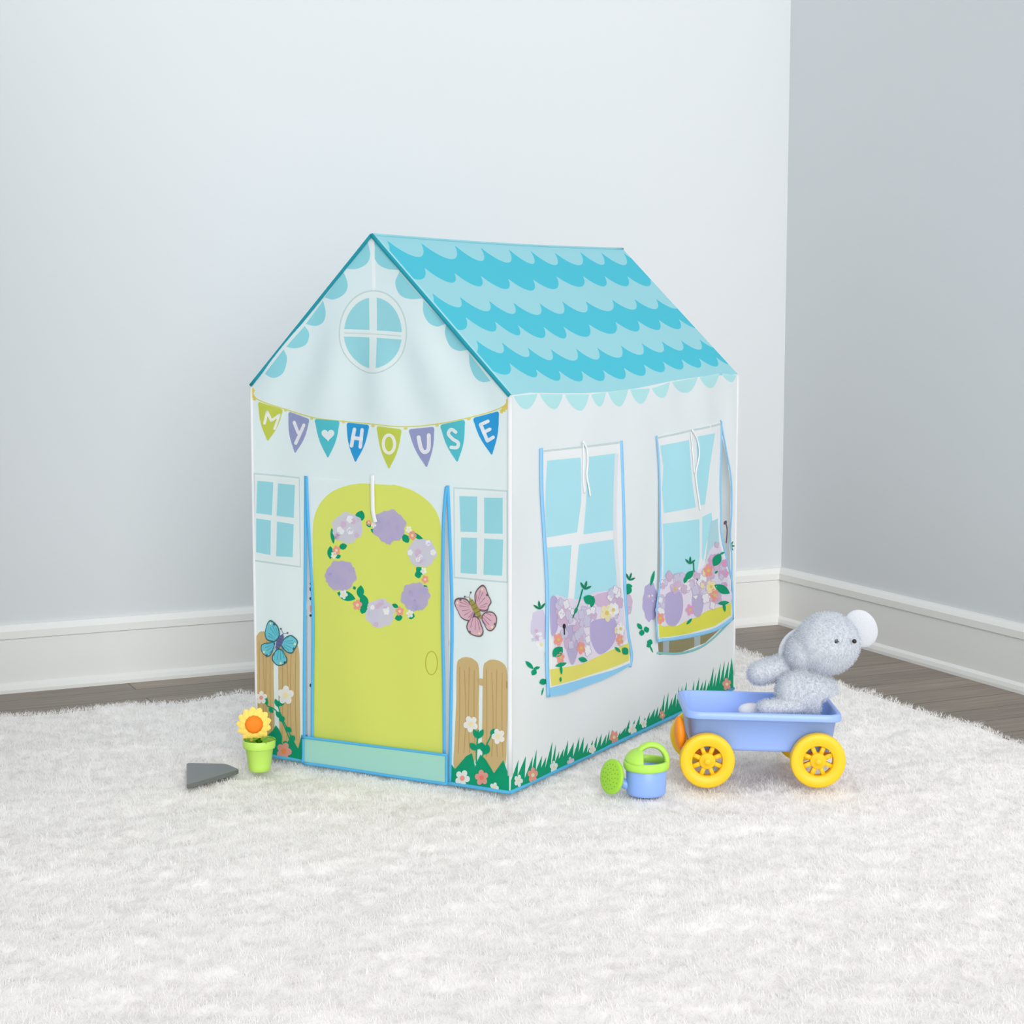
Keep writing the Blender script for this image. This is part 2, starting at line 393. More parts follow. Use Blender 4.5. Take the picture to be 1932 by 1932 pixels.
# bunting cord and its knots
fr.stroke([(476,740),(484,752),(531,771),(590,787),(648,795),(705,800),(765,805),(825,800),(885,788),(943,770),(961,756)], 2.2, 1, fab('cord_yellow', (226, 218, 130)))
for (x, y, r_) in ((477,737,5),(476,746,5),(481,752,4),(959,757,5),(957,765,5),(951,771,6),(946,776,4)):
    fr.fill(petals(x, y, r_, r_*1.1, 5, .3, n=20), 2, fab('knot_yellow', (232, 212, 110)))
for (x, y, w_) in ((536,774,5),(590,789,5),(648,796,5),(706,803,6),(766,808,6),(825,802,6),(885,790,6)):
    fr.fill(ell(x, y, w_*.6, 3, 10), 2, fab('cord_yellow', (226, 218, 130)))
front = fr.build('front_wall', tent)

def rounded(tri, r=.13):
    o = []; n = len(tri)
    for i in range(n):
        a, b2, c = Vector(tri[i-1]), Vector(tri[i]), Vector(tri[(i+1) % n])
        p, q = b2+(a-b2)*r, b2+(c-b2)*r
        for j in range(6): t = j/5; o.append(tuple(p*(1-t)**2+b2*2*t*(1-t)+q*t*t))
    q = []
    for i in range(len(o)):
        a, b2 = Vector(o[i]), Vector(o[(i+1) % len(o)]); d = b2-a; q.append(o[i])
        if d.length > 12 and abs(d.y) > abs(d.x):              # the long sides bow outwards
            c = (Vector(tri[0])+Vector(tri[1])+Vector(tri[2]))/3; nn = Vector((d.y, -d.x)).normalized()
            if nn.dot((a+b2)/2-c) < 0: nn = -nn
            q += [tuple(a+d*t+nn*3.4*math.sin(PI*t)) for t in (.2, .4, .6, .8)]
    return q
PC = dict(y=fab('pennant_yellow', (205, 214, 92)), l=fab('pennant_lavender', (160, 166, 206)), a=fab('pennant_aqua', (92, 200, 212)), b=fab('pennant_blue', (52, 164, 222)))
PN = [('y', (486,757),(533,773),(504,836)), ('l', (540,776),(587,791),(556,859)), ('a', (594,790),(643,794),(619,868)), ('b', (652,797),(700,802),(671,876)),
      ('y', (711,803),(761,810),(735,889)), ('l', (769,810),(821,805),(806,886)), ('a', (829,802),(880,791),(864,876)), ('b', (890,789),(942,775),(928,863))]
GL = ['M', 'Y', 'heart', 'H', 'O', 'U', 'S', 'E']
LS = {'M': [[(499,799),(504,777)],[(504,777),(511,794)],[(511,794),(525,783)],[(525,783),(517,809)]],
      'Y': [[(554,797),(563,817)],[(574,802),(558,836)]],
      'H': [[(669,810),(664,841)],[(684,811),(681,843)],[(667,826),(683,828)]],
      'U': [[(790,825),(795,846),(802,853),(809,846),(809,821)]],
      'S': [[(861,815),(853,810),(847,818),(855,828),(865,835),(863,844),(852,844)]],
      'E': [[(906,801),(919,832)],[(906,801),(919,795)],[(912,816),(923,810)],[(919,832),(930,825)]]}
LW = {'M': 4.8, 'Y': 6.5, 'H': 7, 'U': 7.5, 'S': 6.5, 'E': 6.5}
CN = dict(y='yellow green', l='lavender', a='turquoise', b='bright blue')
for i, (c, tl, tr, tip) in enumerate(PN):
    fr.poly(rounded([tl, tr, tip]), 2, PC[c]); g = GL[i]
    if g == 'heart':
        hp = []
        for j in range(30):
            t = 2*PI*j/30; hp.append((620+12*math.sin(t)**3, 820-(13*math.cos(t)-5*math.cos(2*t)-2*math.cos(3*t)-math.cos(4*t))*.78))
        fr.poly(hp, 3, wht)
    elif g == 'O': fr.ring(735.7, 837.5, 10.5, 17, 6, 3, wht)
    else:
        for s_ in LS[g]: fr.stroke(s_, LW[g], 3, wht)
    what = 'a white heart' if g == 'heart' else 'the white letter ' + g
    fr.build('pennant', front, 'printed %s pennant with %s' % (CN[c], what))
# round window print
fr.poly(ell(705, 626, 64, 79, 48), 1, line); fr.poly(ell(705, 626.5, 61.5, 76.5, 48), 2, fab('window_frame_print', (242, 250, 250)))
fr.poly(ell(705, 628, 54, 67, 48), 3, pane)
wf = MATS['fabric_window_frame_print']
fr.stroke([(704,560),(705,630),(705,697)], 14, 4, wf, cap=False); fr.stroke([(650,628),(705,630),(760,634)], 14, 4, wf, cap=False)
fr.stroke([(652,628),(705,630),(758,634)], 1.5, 5, line, cap=False)
fr.build('round_window_print', front, 'printed round window with four aqua panes')
def four_panes(outer_, inner_, ps, nm, lab):
    fr.poly(outer_, 1, line); fr.poly(inner_, 2, wf)
    for p in ps: fr.poly(p, 3, pane)
    fr.build(nm, front, lab)
four_panes([(479,892),(566,900),(568,1071),(479,1059)], [(481,895),(564,903),(566,1068),(481,1056)],
  [[(486,907),(515,910),(513,972),(484,968)], [(524,912),(557,915),(555,977),(522,973)], [(484,978),(511,982),(511,1047),(484,1042)], [(523,984),(555,989),(553,1051),(522,1049)]],
  'window_print', 'printed four-pane window left of the yellow door')
four_panes([(856,919),(958,925),(958,1100),(856,1091)], [(858,922),(956,928),(956,1097),(858,1088)],
  [[(867,936),(900,937),(900,1004),(869,1003)], [(913,939),(949,939),(949,1007),(914,1006)], [(870,1014),(900,1015),(900,1083),(869,1081)], [(914,1016),(950,1018),(948,1086),(913,1084)]],
  'window_print', 'printed four-pane window right of the yellow door')
# fences with grass and flowers
def boards(bs, art):
    for bpts in bs:
        art.poly(bpts, 1, tan, smooth=4)
        xs = [p[0] for p in bpts]; ys = [p[1] for p in bpts]; x0, x1, y0, y1 = min(xs), max(xs), min(ys), max(ys)
        for k in range(4):
            x = x0+(x1-x0)*(.2+.2*k); art.stroke([(x, y0+18+7*(k % 2)), (x+2.5*math.sin(k*2), (y0+y1)/2), (x-2+k, y1-34)], 1.2, 2, tan2, cap=False)
def bloom(art, x, y, r_, pet, ctr, ly=5, k=5, asp=1.15):
    art.fill(petals(x, y, r_, r_*asp, k, .38, rot=x, n=40), ly, pet); art.fill(ell(x, y, r_*.33, r_*.36, 12), ly+1, ctr)
def lf(art, x0, y0, x1, y1, w_, ly=4, mt=None): art.fill(leaf(x0, y0, x1, y1, w_), ly, mt or green)
boards([[(861,1256),(868,1243),(880,1240),(895,1245),(904,1262),(903,1330),(901,1409),(893,1440),(880,1455),(857,1450),(857,1400),(860,1320)],
        [(912,1262),(918,1249),(930,1244),(948,1250),(957,1268),(958,1330),(956,1400),(954,1440),(940,1462),(920,1456),(909,1420),(910,1340)]], fr)
fr.poly([(901,1279),(914,1281),(914,1295),(901,1292)], 1, tan); fr.poly([(955,1285),(961,1286),(961,1299),(955,1298)], 2, tan2)
fr.stroke([(898,1440),(899,1410),(902,1378)], 2.5, 3, green); fr.stroke([(906,1440),(915,1412),(930,1382)], 2.5, 3, green)
for q in [(902,1394,893,1376,5),(902,1394,912,1376,5),(899,1416,886,1402,6),(899,1414,908,1402,5),(912,1424,922,1405,8),(914,1420,907,1400,6),(928,1390,933,1374,5)]: lf(fr, *q)
bloom(fr, 888, 1366, 14, wht, cream); bloom(fr, 941, 1389, 13, wht, cream)
fr.poly([(851,1441),(859,1451),(868,1440),(879,1427),(890,1421),(896,1447),(900,1436),(906,1424),(915,1432),(925,1447),(932,1459),(941,1447),(950,1434),(958,1456),(961,1462),(961,1496),(851,1480)], 3, green)
for x, y, r_, m_, c_ in ((873,1468,14,wht,pink),(909,1467,13,pink,fab('coral', (244,140,125))),(933,1486,9,wht,cream)): bloom(fr, x, y, r_, m_, c_, ly=6)
fr.build('fence_print', front, 'printed tan fence with grass and flowers right of the door')
boards([[(482,1215),(486,1197),(494,1191),(506,1196),(516,1214),(517,1290),(518,1380),(514,1420),(494,1410),(484,1380),(482,1300)],
        [(527,1225),(534,1209),(546,1203),(558,1210),(566,1232),(567,1300),(568,1380),(566,1420),(550,1430),(530,1420),(527,1370),(526,1290)]], fr)
fr.stroke([(548,1396),(533,1360),(521,1340),(505,1332)], 2.2, 3, green); fr.stroke([(560,1412),(545,1378),(531,1350),(524,1322)], 2.2, 3, green)
for q in [(526,1334,520,1318,4),(527,1332,537,1318,6),(530,1350,536,1362,6),(533,1355,521,1342,5),(540,1372,552,1380,5),(548,1388,557,1398,7),(505,1332,499,1310,4),(528,1410,522,1372,8),(534,1400,545,1403,4),(516,1345,508,1335,4)]: lf(fr, *q)
bloom(fr, 541, 1311, 16, wht, cream); bloom(fr, 494, 1316, 11, wht, pink)
fr.poly([(486,1426),(488,1400),(500,1392),(515,1378),(521,1368),(527,1376),(531,1398),(537,1412),(550,1388),(558,1402),(564,1412),(571,1385),(575,1390),(575,1438),(515,1433)], 3, green)
bloom(fr, 537, 1417, 15, pink, fab('orange_centre', (244, 160, 90)), ly=6)
fr.build('fence_print', front, 'printed tan fence with vines and grass left of the door')
def butterfly(wings, body, ants, wing_m, edge_m, stripe_m, body_m, o, s_, lab):
    T = lambda p: (o[0]+p[0]/s_, o[1]+p[1]/s_)
    bc = T(((body[0][0]+body[1][0])/2, (body[0][1]+body[1][1])/2))
    for w_ in wings:
        w_ = [T(p) for p in w_]; c = Vector((sum(p[0] for p in w_)/len(w_), sum(p[1] for p in w_)/len(w_)))
        fr.poly([tuple(c+(Vector(p)-c)*1.07) for p in w_], 5, edge_m, smooth=5)
        fr.poly([tuple(c+(Vector(p)-c)*.93) for p in w_], 6, wing_m, smooth=5)
        for k in range(len(w_)):
            p = Vector(w_[k]); d = (p-Vector(bc))
            if d.length > 20: fr.stroke([tuple(Vector(bc)+d*.3), tuple(Vector(bc)+d*.78)], [.5, 1.2], 7, stripe_m, cap=False)
        far = sorted(w_, key=lambda p: -(Vector(p)-Vector(bc)).length)
        fr.fill(ell(*(c+(Vector(far[0])-c)*.72), 2.1, 2.4, 10), 8, cream); fr.fill(ell(*(c+(Vector(far[2])-c)*.9), 2.2, 2.6, 10), 8, edge_m)
    a_, b2 = T(body[0]), T(body[1]); fr.poly(leaf(*a_, *b2, 6.0), 8, body_m)
    for k in range(1, 6):
        q = Vector(a_)+(Vector(b2)-Vector(a_))*k/6; nn = Vector((b2[1]-a_[1], a_[0]-b2[0])).normalized()*4.2
        fr.stroke([tuple(q-nn), tuple(q+nn)], 1, 9, edge_m, cap=False)
    for an in ants: fr.stroke([a_, T(an)], .9, 8, edge_m); fr.fill(ell(*T(an), 1.8, 1.8, 10), 9, edge_m)
    fr.build('butterfly_print', front, lab)
butterfly([[(690,560),(740,400),(850,300),(930,340),(990,500),(1060,660),(1010,760),(960,860),(760,830)], [(520,640),(350,590),(240,630),(230,740),(300,890),(370,1020),(500,1090),(620,1070),(680,900)],
   [(680,1000),(560,1080),(500,1230),(560,1370),(700,1440),(830,1440),(880,1340),(840,1200),(780,1060)], [(880,960),(970,900),(1100,910),(1180,1020),(1170,1180),(1110,1290),(1030,1320),(950,1260),(860,1050)]],
   [(560,560),(850,1070)], [(600,450),(460,550)], fab('wing_pink', (240,198,212)), fab('wing_edge_brown', (112,104,106)), fab('stripe_mauve', (170,120,150)), fab('body_olive', (172,164,84)), (840,1080), 12.075, 'printed pink butterfly above the right fence')
butterfly([[(830,600),(810,420),(730,310),(630,250),(560,310),(510,470),(500,560),(550,680),(720,720)], [(940,680),(1000,620),(1110,590),(1230,690),(1240,780),(1180,900),(1120,980),(1000,950),(880,800)],
   [(720,760),(560,760),(430,800),(410,900),(450,990),(540,1060),(620,1030),(680,900)], [(800,900),(700,1010),(670,1130),(770,1250),(880,1260),(980,1210),(1010,1130),(970,1040),(900,930)]],
   [(930,540),(770,920)], [(880,430),(1030,525)], fab('wing_blue', (122,218,234)), fab('wing_edge_slate', (70,112,118)), fab('stripe_teal', (66,172,190)), fab('body_violet', (112,112,164)), (460,1150), 12.075, 'printed blue butterfly on the left fence')

# --- door flap (hangs in the doorway, free at both sides)
def to3_door(x, z, off):
    t = max(0, min(1, (.62-z)/.62)); t0 = .5+.5*math.sin(13*x+2)*.6
    return (x, -(.0005+front_disp(x, z)*.4+.008*math.sin(14*x+3*z)*t*t0+off), z)
dr = Art(on_front, to3_door)
dr.poly([(579,900),(845,917),(840,960),(838,1010),(836,1160),(838,1300),(840,1436),(590,1402),(590,1300),(591,1160),(586,1050),(582,980)], 0, cw_f)
dr.poly([p[:2] for p in spline([(590,1030),(590,1002),(593,976),(604,950),(626,928),(660,915),(700,911),(742,914),(780,926),(810,947),(827,972),(833,1002),(834,1030)], 5)] + [(834,1100),(834,1300),(834,1428),(591,1398),(591,1300),(593,1160),(591,1080)], 1, yel)
dr.ring(814, 1251, 11, 22, 1.6, 2, fab('knob_line', (196, 190, 70)))
door = dr.build('door_flap', tent, 'white door flap printed with an arched yellow door')
def hydr(art, x, y, r_, m_, rot, ly=2, asp=1.0):
    o = []; 
    for j in range(40):
        a = 2*PI*j/40; q = r_*(1+.05*math.cos(6*a+rot)+.04*math.sin(11*a+rot*2)); o.append((x+q*math.cos(a), y+q*asp*math.sin(a)))
    art.poly(o, ly, m_)
def dapple(art, x, y, r_, mts, k, ly):
    rd = random.Random(int(x*7+y))
    for _ in range(k):
        a = rd.random()*2*PI; q = r_*math.sqrt(rd.random())*.88; s_ = r_*(.16+.08*rd.random())
        art.fill(petals(x+q*math.cos(a), y+q*math.sin(a), s_, s_*1.1, 5, .25, rot=rd.random()*6, n=20), ly, rd.choice(mts))
for q in [(676,985,684,963,9),(630,1026,626,996,4),(624,1055,624,1030,6),(640,1033,656,1029,6),(634,1052,644,1048,4),(637,1118,672,1130,9),(680,1128,682,1104,7),(684,1120,692,1148,8),(672,1112,668,1106,3),(684,1158,690,1140,7),(692,984,700,995,4),(700,998,713,1007,4),
          (760,1020,772,1012,9),(775,1003,802,1021,4),(790,1060,805,1056,5),(786,1070,800,1084,7),(783,1086,796,1082,7),(800,1104,806,1112,4),(740,1140,752,1146,4),(745,1167,760,1164,6),(769,1160,783,1163,7),(700,1165,696,1150,4)]: lf(dr, *q, ly=2)
for x, y, r_, m_, k in ((656,996,29,llav,9),(735,993,31,lav,0),(797,1043,27,llav,9),(784,1126,27,lav,0),(718,1157,27,llav,9),(644,1086,29,lav,0)):
    hydr(dr, x, y, r_, m_, x*.37, ly=3)
    dapple(dr, x, y, r_, [wht, llav, plav] if k else [lav, fab('lavender_light', (194,188,222))], 12, 4)
for x, y, r_, m_ in ((697,986,5,pink),(706,990,5,wht),(636,1038,8,pink),(631,1047,6,wht),(676,1141,9,pink),(650,1121,8,wht),(755,1153,8,pink),(774,1158,7,wht),(779,1010,8,pink),(772,999,6,wht),(803,1093,7,pink),(800,1077,6,wht)): bloom(dr, x, y, r_, m_, cream, ly=5)
dr.build('wreath_print', door, 'printed wreath of lavender hydrangeas and green leaves')

def ribbon3(name, pts3, r_, mt, parent, label=None, flat=.5, n=None, rr=None):
    m_ = MB(); P_ = spline(pts3, 6); R_ = r_
    m_.tube(P_, R_, mt, seg=8, flat=flat, n=n); o = m_.build(name, parent)
    if label: o['label'] = label
    return o
def fpts(px, off=.002, f3=to3_front): return [f3(*on_front(*p), off) for p in px]
def spts(px, off=.002, f3=to3_side): return [f3(*on_side(*p), off) for p in px]
NF, NSD = (0, 1, 0), (1, 0, 0)
ribbon3('slit_binding', fpts([(578,898),(577,1000),(576,1160),(576,1300),(576,1438)]), .0044, blue, front, 'blue binding along the left door slit', n=NF)
ribbon3('slit_binding', fpts([(846,916),(849,1000),(853,1160),(851,1300),(849,1479)]), .0044, blue, front, 'blue binding along the right door slit', n=NF)
ribbon3('edge_binding', fpts([(580,900),(583,980),(587,1050),(592,1160),(590,1300),(589,1398)], .004, to3_door), .0042, blue, door, 'blue left edge binding of the door flap', n=NF)
ribbon3('edge_binding', fpts([(844,918),(840,960),(838,1010),(836,1160),(838,1300),(839,1424)], .004, to3_door), .0042, blue, door, 'blue right edge binding of the door flap', n=NF)
ribbon3('tie_ribbon', fpts([(706,896),(706,930),(707,965),(711,985)], .006, to3_door), .0060, wht, door, 'white tie ribbon hanging over the yellow door', flat=.3, n=NF)
# threshold strip along the foot of the doorway
th_ = Art(on_front, lambda x, z, off: (x, -(.012+off), z))
th_.poly([(578,1390),(848,1423),(848,1479),(577,1439)], 0, fab('threshold_aqua', (178, 232, 218)))
thr = th_.build('threshold_strip', tent, 'pale aqua cloth strip across the foot of the doorway')
ribbon3('strip_binding', [to3_front(*on_front(*p), .013) for p in [(576,1388),(660,1399),(750,1411),(849,1423)]], .0034, blue, thr, n=NF)
ribbon3('strip_binding', [to3_front(*on_front(*p), .013) for p in [(579,1392),(579,1415),(578,1438)]], .0034, blue, thr, n=NF)
ribbon3('strip_binding', [to3_front(*on_front(*p), .013) for p in [(847,1424),(847,1450),(847,1478)]], .0034, blue, thr, n=NF)

ribbon3('strip_binding', [to3_front(*on_front(*p), .013) for p in [(578,1437),(660,1449),(750,1463),(848,1477)]], .0038, blue, thr, n=NF)
# pale lining that shows in the two door slits
lnm, dot = fab('slit_lining', (226, 229, 233)), fab('stitch_dark', (70, 78, 80))
ln = Art(on_front, lambda x, z, off: (x, .007-off, z))
ln.poly([(576,930),(584,950),(592,1050),(596,1160),(596,1400),(577,1400)], 0, lnm)
for x, y, a_, b2, m_ in ((580,1102,1.6,2.6,dot),(580,1112,2,4,dot),(580,1130,2.2,3,dot),(580,1149,1.8,7,pink),(580,1162,2.4,2.6,dot),(580,1294,2,3.4,dot)): ln.fill(ell(x+3, y, a_, b2, 12), 2, m_)
ln.build('slit_lining', tent)
ln.poly([(846,935),(836,960),(834,1060),(833,1160),(834,1430),(851,1432),(854,1160),(849,1000)], 0, lnm)
ln.fill(ell(846, 1214, 1.8, 10, 14), 2, dot); ln.build('slit_lining', tent)

# --- right side wall
eave_px = [(962,746),(1000,741),(1050,742),(1100,742),(1150,739),(1200,733),(1266,719),(1318,711),(1392,706)]
eave = [on_side(*p) for p in eave_px]; eave[0] = (0.0, cFR[1]); eave[-1] = (DY, on_side(1392, 706)[1])
def eave_z(y):
    for (a_, za), (b2, zb) in zip(eave, eave[1:]):
        if y <= b2: return za+(zb-za)*(y-a_)/(b2-a_)
    return eave[-1][1]
bBR = (DY+.012, 0.0)
win2_hole = [(1242,850),(1361,805),(1373,865),(1379,920),(1378,980),(1376,1030),(1378,1090),(1377,1168),(1330,1213),(1290,1230),(1244,1236),(1240,1180)]
sd.flat([[(0,0), bBR] + list(reversed(eave)), [on_side(*p) for p in win2_hole]], 0, cw_s)
VC = [(967,746),(1016,742),(1064,743),(1113,743),(1145,739),(1187,734),(1228,732),(1266,720),(1318,711),(1359,703),(1391,707)]
VB = [(993,771),(1047,771),(1094,774),(1131,766),(1170,766),(1209,761),(1252,749),(1298,740),(1344,731),(1380,720)]
val = fab('valance_aqua', (194, 238, 240))
for i, bt in enumerate(VB):
    (x0, y0), (x1, y1) = VC[i], VC[i+1]
    tb = (bt[0]-x0)/(x1-x0); dep_ = bt[1]-(y0+(y1-y0)*tb); pts = []
    for j in range(17):
        t = j/16; tt = t/tb*.5 if t < tb else .5+(t-tb)/(1-tb)*.5
        pts.append((x0+2+(x1-x0-4)*t, y0+(y1-y0)*t+1+dep_*max(0, 1-abs(2*tt-1)**1.9)**.9))
    sd.flat([[on_side(*p) for p in pts]], 1, val)
# printed grass border along the foot
def grass_h(y):
    return .029+.008*math.sin(7*y+1)+(.02*smooth01((y-1.05)/.2))
rd = random.Random(5); top = []; y = .004
while y < DY-.02:
    h0 = grass_h(y)*(.65+.4*rd.random()); h1 = grass_h(y)*(1.45+.9*rd.random()); wdt = .019+.014*rd.random()
    if abs(y-.17) < .014: h1 = .085
    if y > DY-.055: h1 = .10
    top += [(y, h0), (min(DY, y+wdt*1.15), h1)]; y += wdt
top.append((DY-.002, .05))
sd.flat([[(0.002, .004)] + [(DY, .004)] + list(reversed(top))], 1, green)
for x, y, r_, m_ in ((977,1473,8,wht),(1003,1462,10,pink),(1044,1447,8,wht),(1076,1438,7,llav),(1115,1413,7,wht),(1158,1391,9,pink),(1193,1376,8,wht),(1214,1365,6,wht),(1250,1349,6,pink),(1371,1291,8,pink)): bloom(sd, x, y, r_, m_, cream, ly=3, asp=1.5)
# sprigs and blooms printed beside the two windows
def sprig(art, x, y, s_, a0, ly=4, mt=None):
    for da in (-.9, 0, .9):
        a = a0+da; lf(art, x, y, x+s_*math.cos(a), y+s_*1.25*math.sin(a), s_*.16, ly, mt or dgreen)
sprig(sd, 1018, 1150, 14, -1.7); sprig(sd, 1186, 1095, 13, -1.2); lf(sd, 1176,1106,1193,1106,5); lf(sd, 1182,1122,1188,1105,7)
for q in ((1004,1262,990,1247,4),(1008,1262,1002,1274,5),(1004,1262,1016,1258,3),(1014,1288,1028,1284,6),(1022,1296,1018,1312,1.5),(1027,1290,1022,1281,5)): lf(sd, *q)
hydr(sd, 1017, 1182, 16, fab('faint_lavender', (226,218,238)), 1, 2, 2.0); dapple(sd, 1016, 1200, 16, [wht, llav, plav], 9, 3); bloom(sd, 1019, 1216, 10, wht, cream, ly=4, asp=1.6)
hydr(sd, 1184, 1140, 10, plav, 2, 2, 2.2); dapple(sd, 1185, 1148, 9, [wht, llav], 7, 3)
hydr(sd, 1228, 1136, 14, lav, 1, 2, 2.6); dapple(sd, 1230, 1128, 12, [wht, llav, plav, lav], 10, 3); lf(sd, 1228,1106,1235,1076,3); 
for q in ((1213,1188,1204,1176,4),(1216,1190,1226,1186,6),(1213,1188,1212,1200,5),(1222,1210,1232,1214,6),(1226,1216,1233,1232,1.5),(1229,1216,1221,1220,4)): lf(sd, *q)
sprig(sd, 1377, 1030, 9, .0); lf(sd, 1365,990,1370,982,3, mt=fab('plum', (120,90,110))); sd.stroke([(1368,984),(1371,1000),(1369,1024)], 2.4, 3, fab('plum', (120,90,110)))
side = sd.build('side_wall', tent)
for px, lab in (([(1019,846),(1021,930),(1026,1010),(1030,1120),(1027,1230),(1029,1314)], 'pale blue binding at the left of the near window'), ([(1169,832),(1171,920),(1173,1000),(1176,1110),(1183,1190),(1191,1235),(1188,1258)], 'pale blue binding at the right of the near window')):
    ribbon3('slit_binding', spts(px, .004), .0064, lblue, side, lab, n=NSD)
for px, lab, c_ in (([(1362,793),(1372,855),(1379,905),(1380,960),(1377,1012),(1380,1060),(1379,1120),(1378,1168)], 'pale blue binding at the right of the far window', lblue), ([(1240,1232),(1290,1232),(1332,1214),(1377,1172)], 'aqua binding under the far window', fab('aqua_binding', (150,214,214)))):
    ribbon3('slit_binding', spts(px, .002), .003, c_, side, lab, n=NSD)

# --- window flaps
def flap_surface(y0, y1, z0, z1, bulge):
    def f(y, z, off):
        t = max(0, min(1, (z1-z)/(z1-z0))); u = max(0, min(1, (y-y0)/(y1-y0)))
        return (.003+side_disp(y, z)+bulge*t**1.6*(.55+.45*math.sin(PI*u))+.0016*math.sin(22*y+9*z)*t+off, y, z)
    return f
frame_p = fab('sash_white', (236, 240, 243)); mauve = lav
def solid_bloom(art, pts, m_, ly): art.poly(pts, ly, m_, smooth=4)
out_m = fab('petal_outline', (206, 190, 216))
def cluster(art, x, y, rx, ry, mts, k, ly, s0=7):
    rd = random.Random(int(x*3+y*5))
    for _ in range(k):
        a = rd.random()*2*PI; q = math.sqrt(rd.random()); s_ = s0*(.7+.6*rd.random())
        xx, yy = x+rx*q*math.cos(a), y+ry*q*math.sin(a)
        ro = rd.random()*6; ll = ly+1.6*_/k
        art.fill(petals(xx, yy, s_*.8+1.1, s_*1.2+1.1, 4, .3, rot=ro, n=24), ll, out_m)
        art.fill(petals(xx, yy, s_*.8, s_*1.2, 4, .35, rot=ro, n=24), ll+.4, rd.choice(mts))
# near window
y0, z1 = on_side(1022, 840); y1, z0 = on_side(1186, 1285)
w1 = Art(on_side, flap_surface(y0, y1, z0, z1, .004))
w1.poly([(1022,848),(1168,833),(1169,920),(1171,1000),(1173,1110),(1180,1190),(1188,1240),(1187,1256),(1130,1284),(1060,1309),(1031,1314),(1030,1230),(1032,1120),(1028,1010),(1023,930)], 0, cw_s)
w1.stroke([(1024,851),(1095,843),(1166,835)], 4, 1, line, cap=False)
w1.poly([(1031,869),(1091,863),(1092,905),(1092,945),(1085,1004),(1030,1014),(1028,960),(1029,910)], 1, pane_s)
w1.poly([(1104,862),(1160,855),(1156,905),(1156,1000),(1097,1008),(1101,950)], 1, pane_s)
w1.poly([(1031,1033),(1075,1028),(1070,1110),(1065,1150),(1033,1160)], 1, pane_s); w1.poly([(1089,1027),(1156,1017),(1160,1110),(1160,1150),(1078,1150),(1084,1090)], 1, pane_s)
w1.stroke([(1160,856),(1157,930),(1157,1010),(1162,1080),(1165,1120)], 7, 2, frame_p, cap=False)
w1.poly([(1031,1262),(1080,1255),(1120,1240),(1150,1225),(1186,1212),(1186,1246),(1130,1266),(1080,1282),(1034,1294)], 1, fab('box_yellow', (238, 232, 124)))
w1.poly([(1031,1297),(1085,1283),(1150,1264),(1186,1251),(1187,1256),(1130,1284),(1060,1309),(1031,1314)], 1, lblue)
win1 = w1.build('window_flap', tent, 'near window flap printed with sash and flower box')
w1.poly([(1036,1140),(1044,1122),(1066,1128),(1100,1130),(1116,1118),(1150,1114),(1168,1120),(1176,1170),(1180,1206),(1150,1222),(1120,1240),(1084,1254),(1050,1240),(1036,1200)], 2, fab('bloom_bed', (238,230,243)), smooth=4)
solid_bloom(w1, [(1034,1130),(1046,1128),(1050,1160),(1044,1190),(1034,1196)], lav, 3)
solid_bloom(w1, [(1114,1172),(1140,1166),(1158,1172),(1156,1205),(1142,1226),(1126,1234),(1114,1216),(1110,1190)], lav, 3)
solid_bloom(w1, [(1062,1182),(1086,1180),(1092,1200),(1084,1236),(1074,1254),(1066,1240),(1060,1210)], fab('mid_lavender', (200,192,222)), 3)
solid_bloom(w1, [(1118,1124),(1150,1116),(1158,1128),(1150,1140),(1124,1144)], plav, 3)
cluster(w1, 1060, 1150, 16, 26, [wht, llav, plav], 16, 4); cluster(w1, 1100, 1158, 18, 20, [wht, llav, plav], 16, 4); cluster(w1, 1156, 1135, 12, 26, [wht, llav, plav], 12, 4)
cluster(w1, 1075, 1200, 22, 26, [llav, plav], 12, 4); cluster(w1, 1098, 1215, 10, 24, [wht, llav], 10, 4); cluster(w1, 1166, 1195, 8, 22, [wht, cream], 8, 4)
for x, y, r_, m_ in ((1140,1156,12,cream),(1152,1150,10,wht),(1166,1186,9,wht),(1046,1206,9,pink),(1092,1222,9,pink),(1164,1206,8,pink),(1050,1240,8,pink)): bloom(w1, x, y, r_, m_, fab('bud_yellow', (232,214,120)), ly=6, asp=1.4)
w1.stroke([(1096,1112),(1088,1140),(1076,1165)], 2.5, 5, dgreen); sprig(w1, 1100, 1112, 14, -1.3, ly=6)
for q in ((1098,1126,1118,1136,9),(1112,1146,1116,1124,5),(1080,1158,1086,1144,3),(1036,1238,1054,1220,9),(1046,1226,1054,1232,5),(1086,1242,1104,1246,5),(1040,1256,1062,1250,4),(1050,1252,1052,1272,2.5),(1050,1276,1050,1286,2),(1170,1222,1182,1234,7),(1154,1220,1166,1230,3)): lf(w1, *q, ly=6)
w1.fill(ell(1058, 1181, 3, 5, 10), 7, fab('bee_black', (52, 42, 56))); w1.stroke([(1058,1186),(1058,1196)], 2.4, 7, MATS['fabric_bee_black'])
w1.build('flower_box_print', win1, 'printed yellow window box of lavender flowers')
f3 = w1.to3
ribbon3('tie_ribbon', [f3(*on_side(*p), .004) for p in [(1093,832),(1100,846),(1102,870),(1100,895),(1104,918),(1107,936)]], .0034, wht, win1, 'white tie ribbon at the top of the near window flap', n=NSD)
ribbon3('tie_ribbon', [f3(*on_side(*p), .003) for p in [(1094,838),(1095,865),(1094,905),(1097,930)]], .0026, wht, win1, n=NSD)
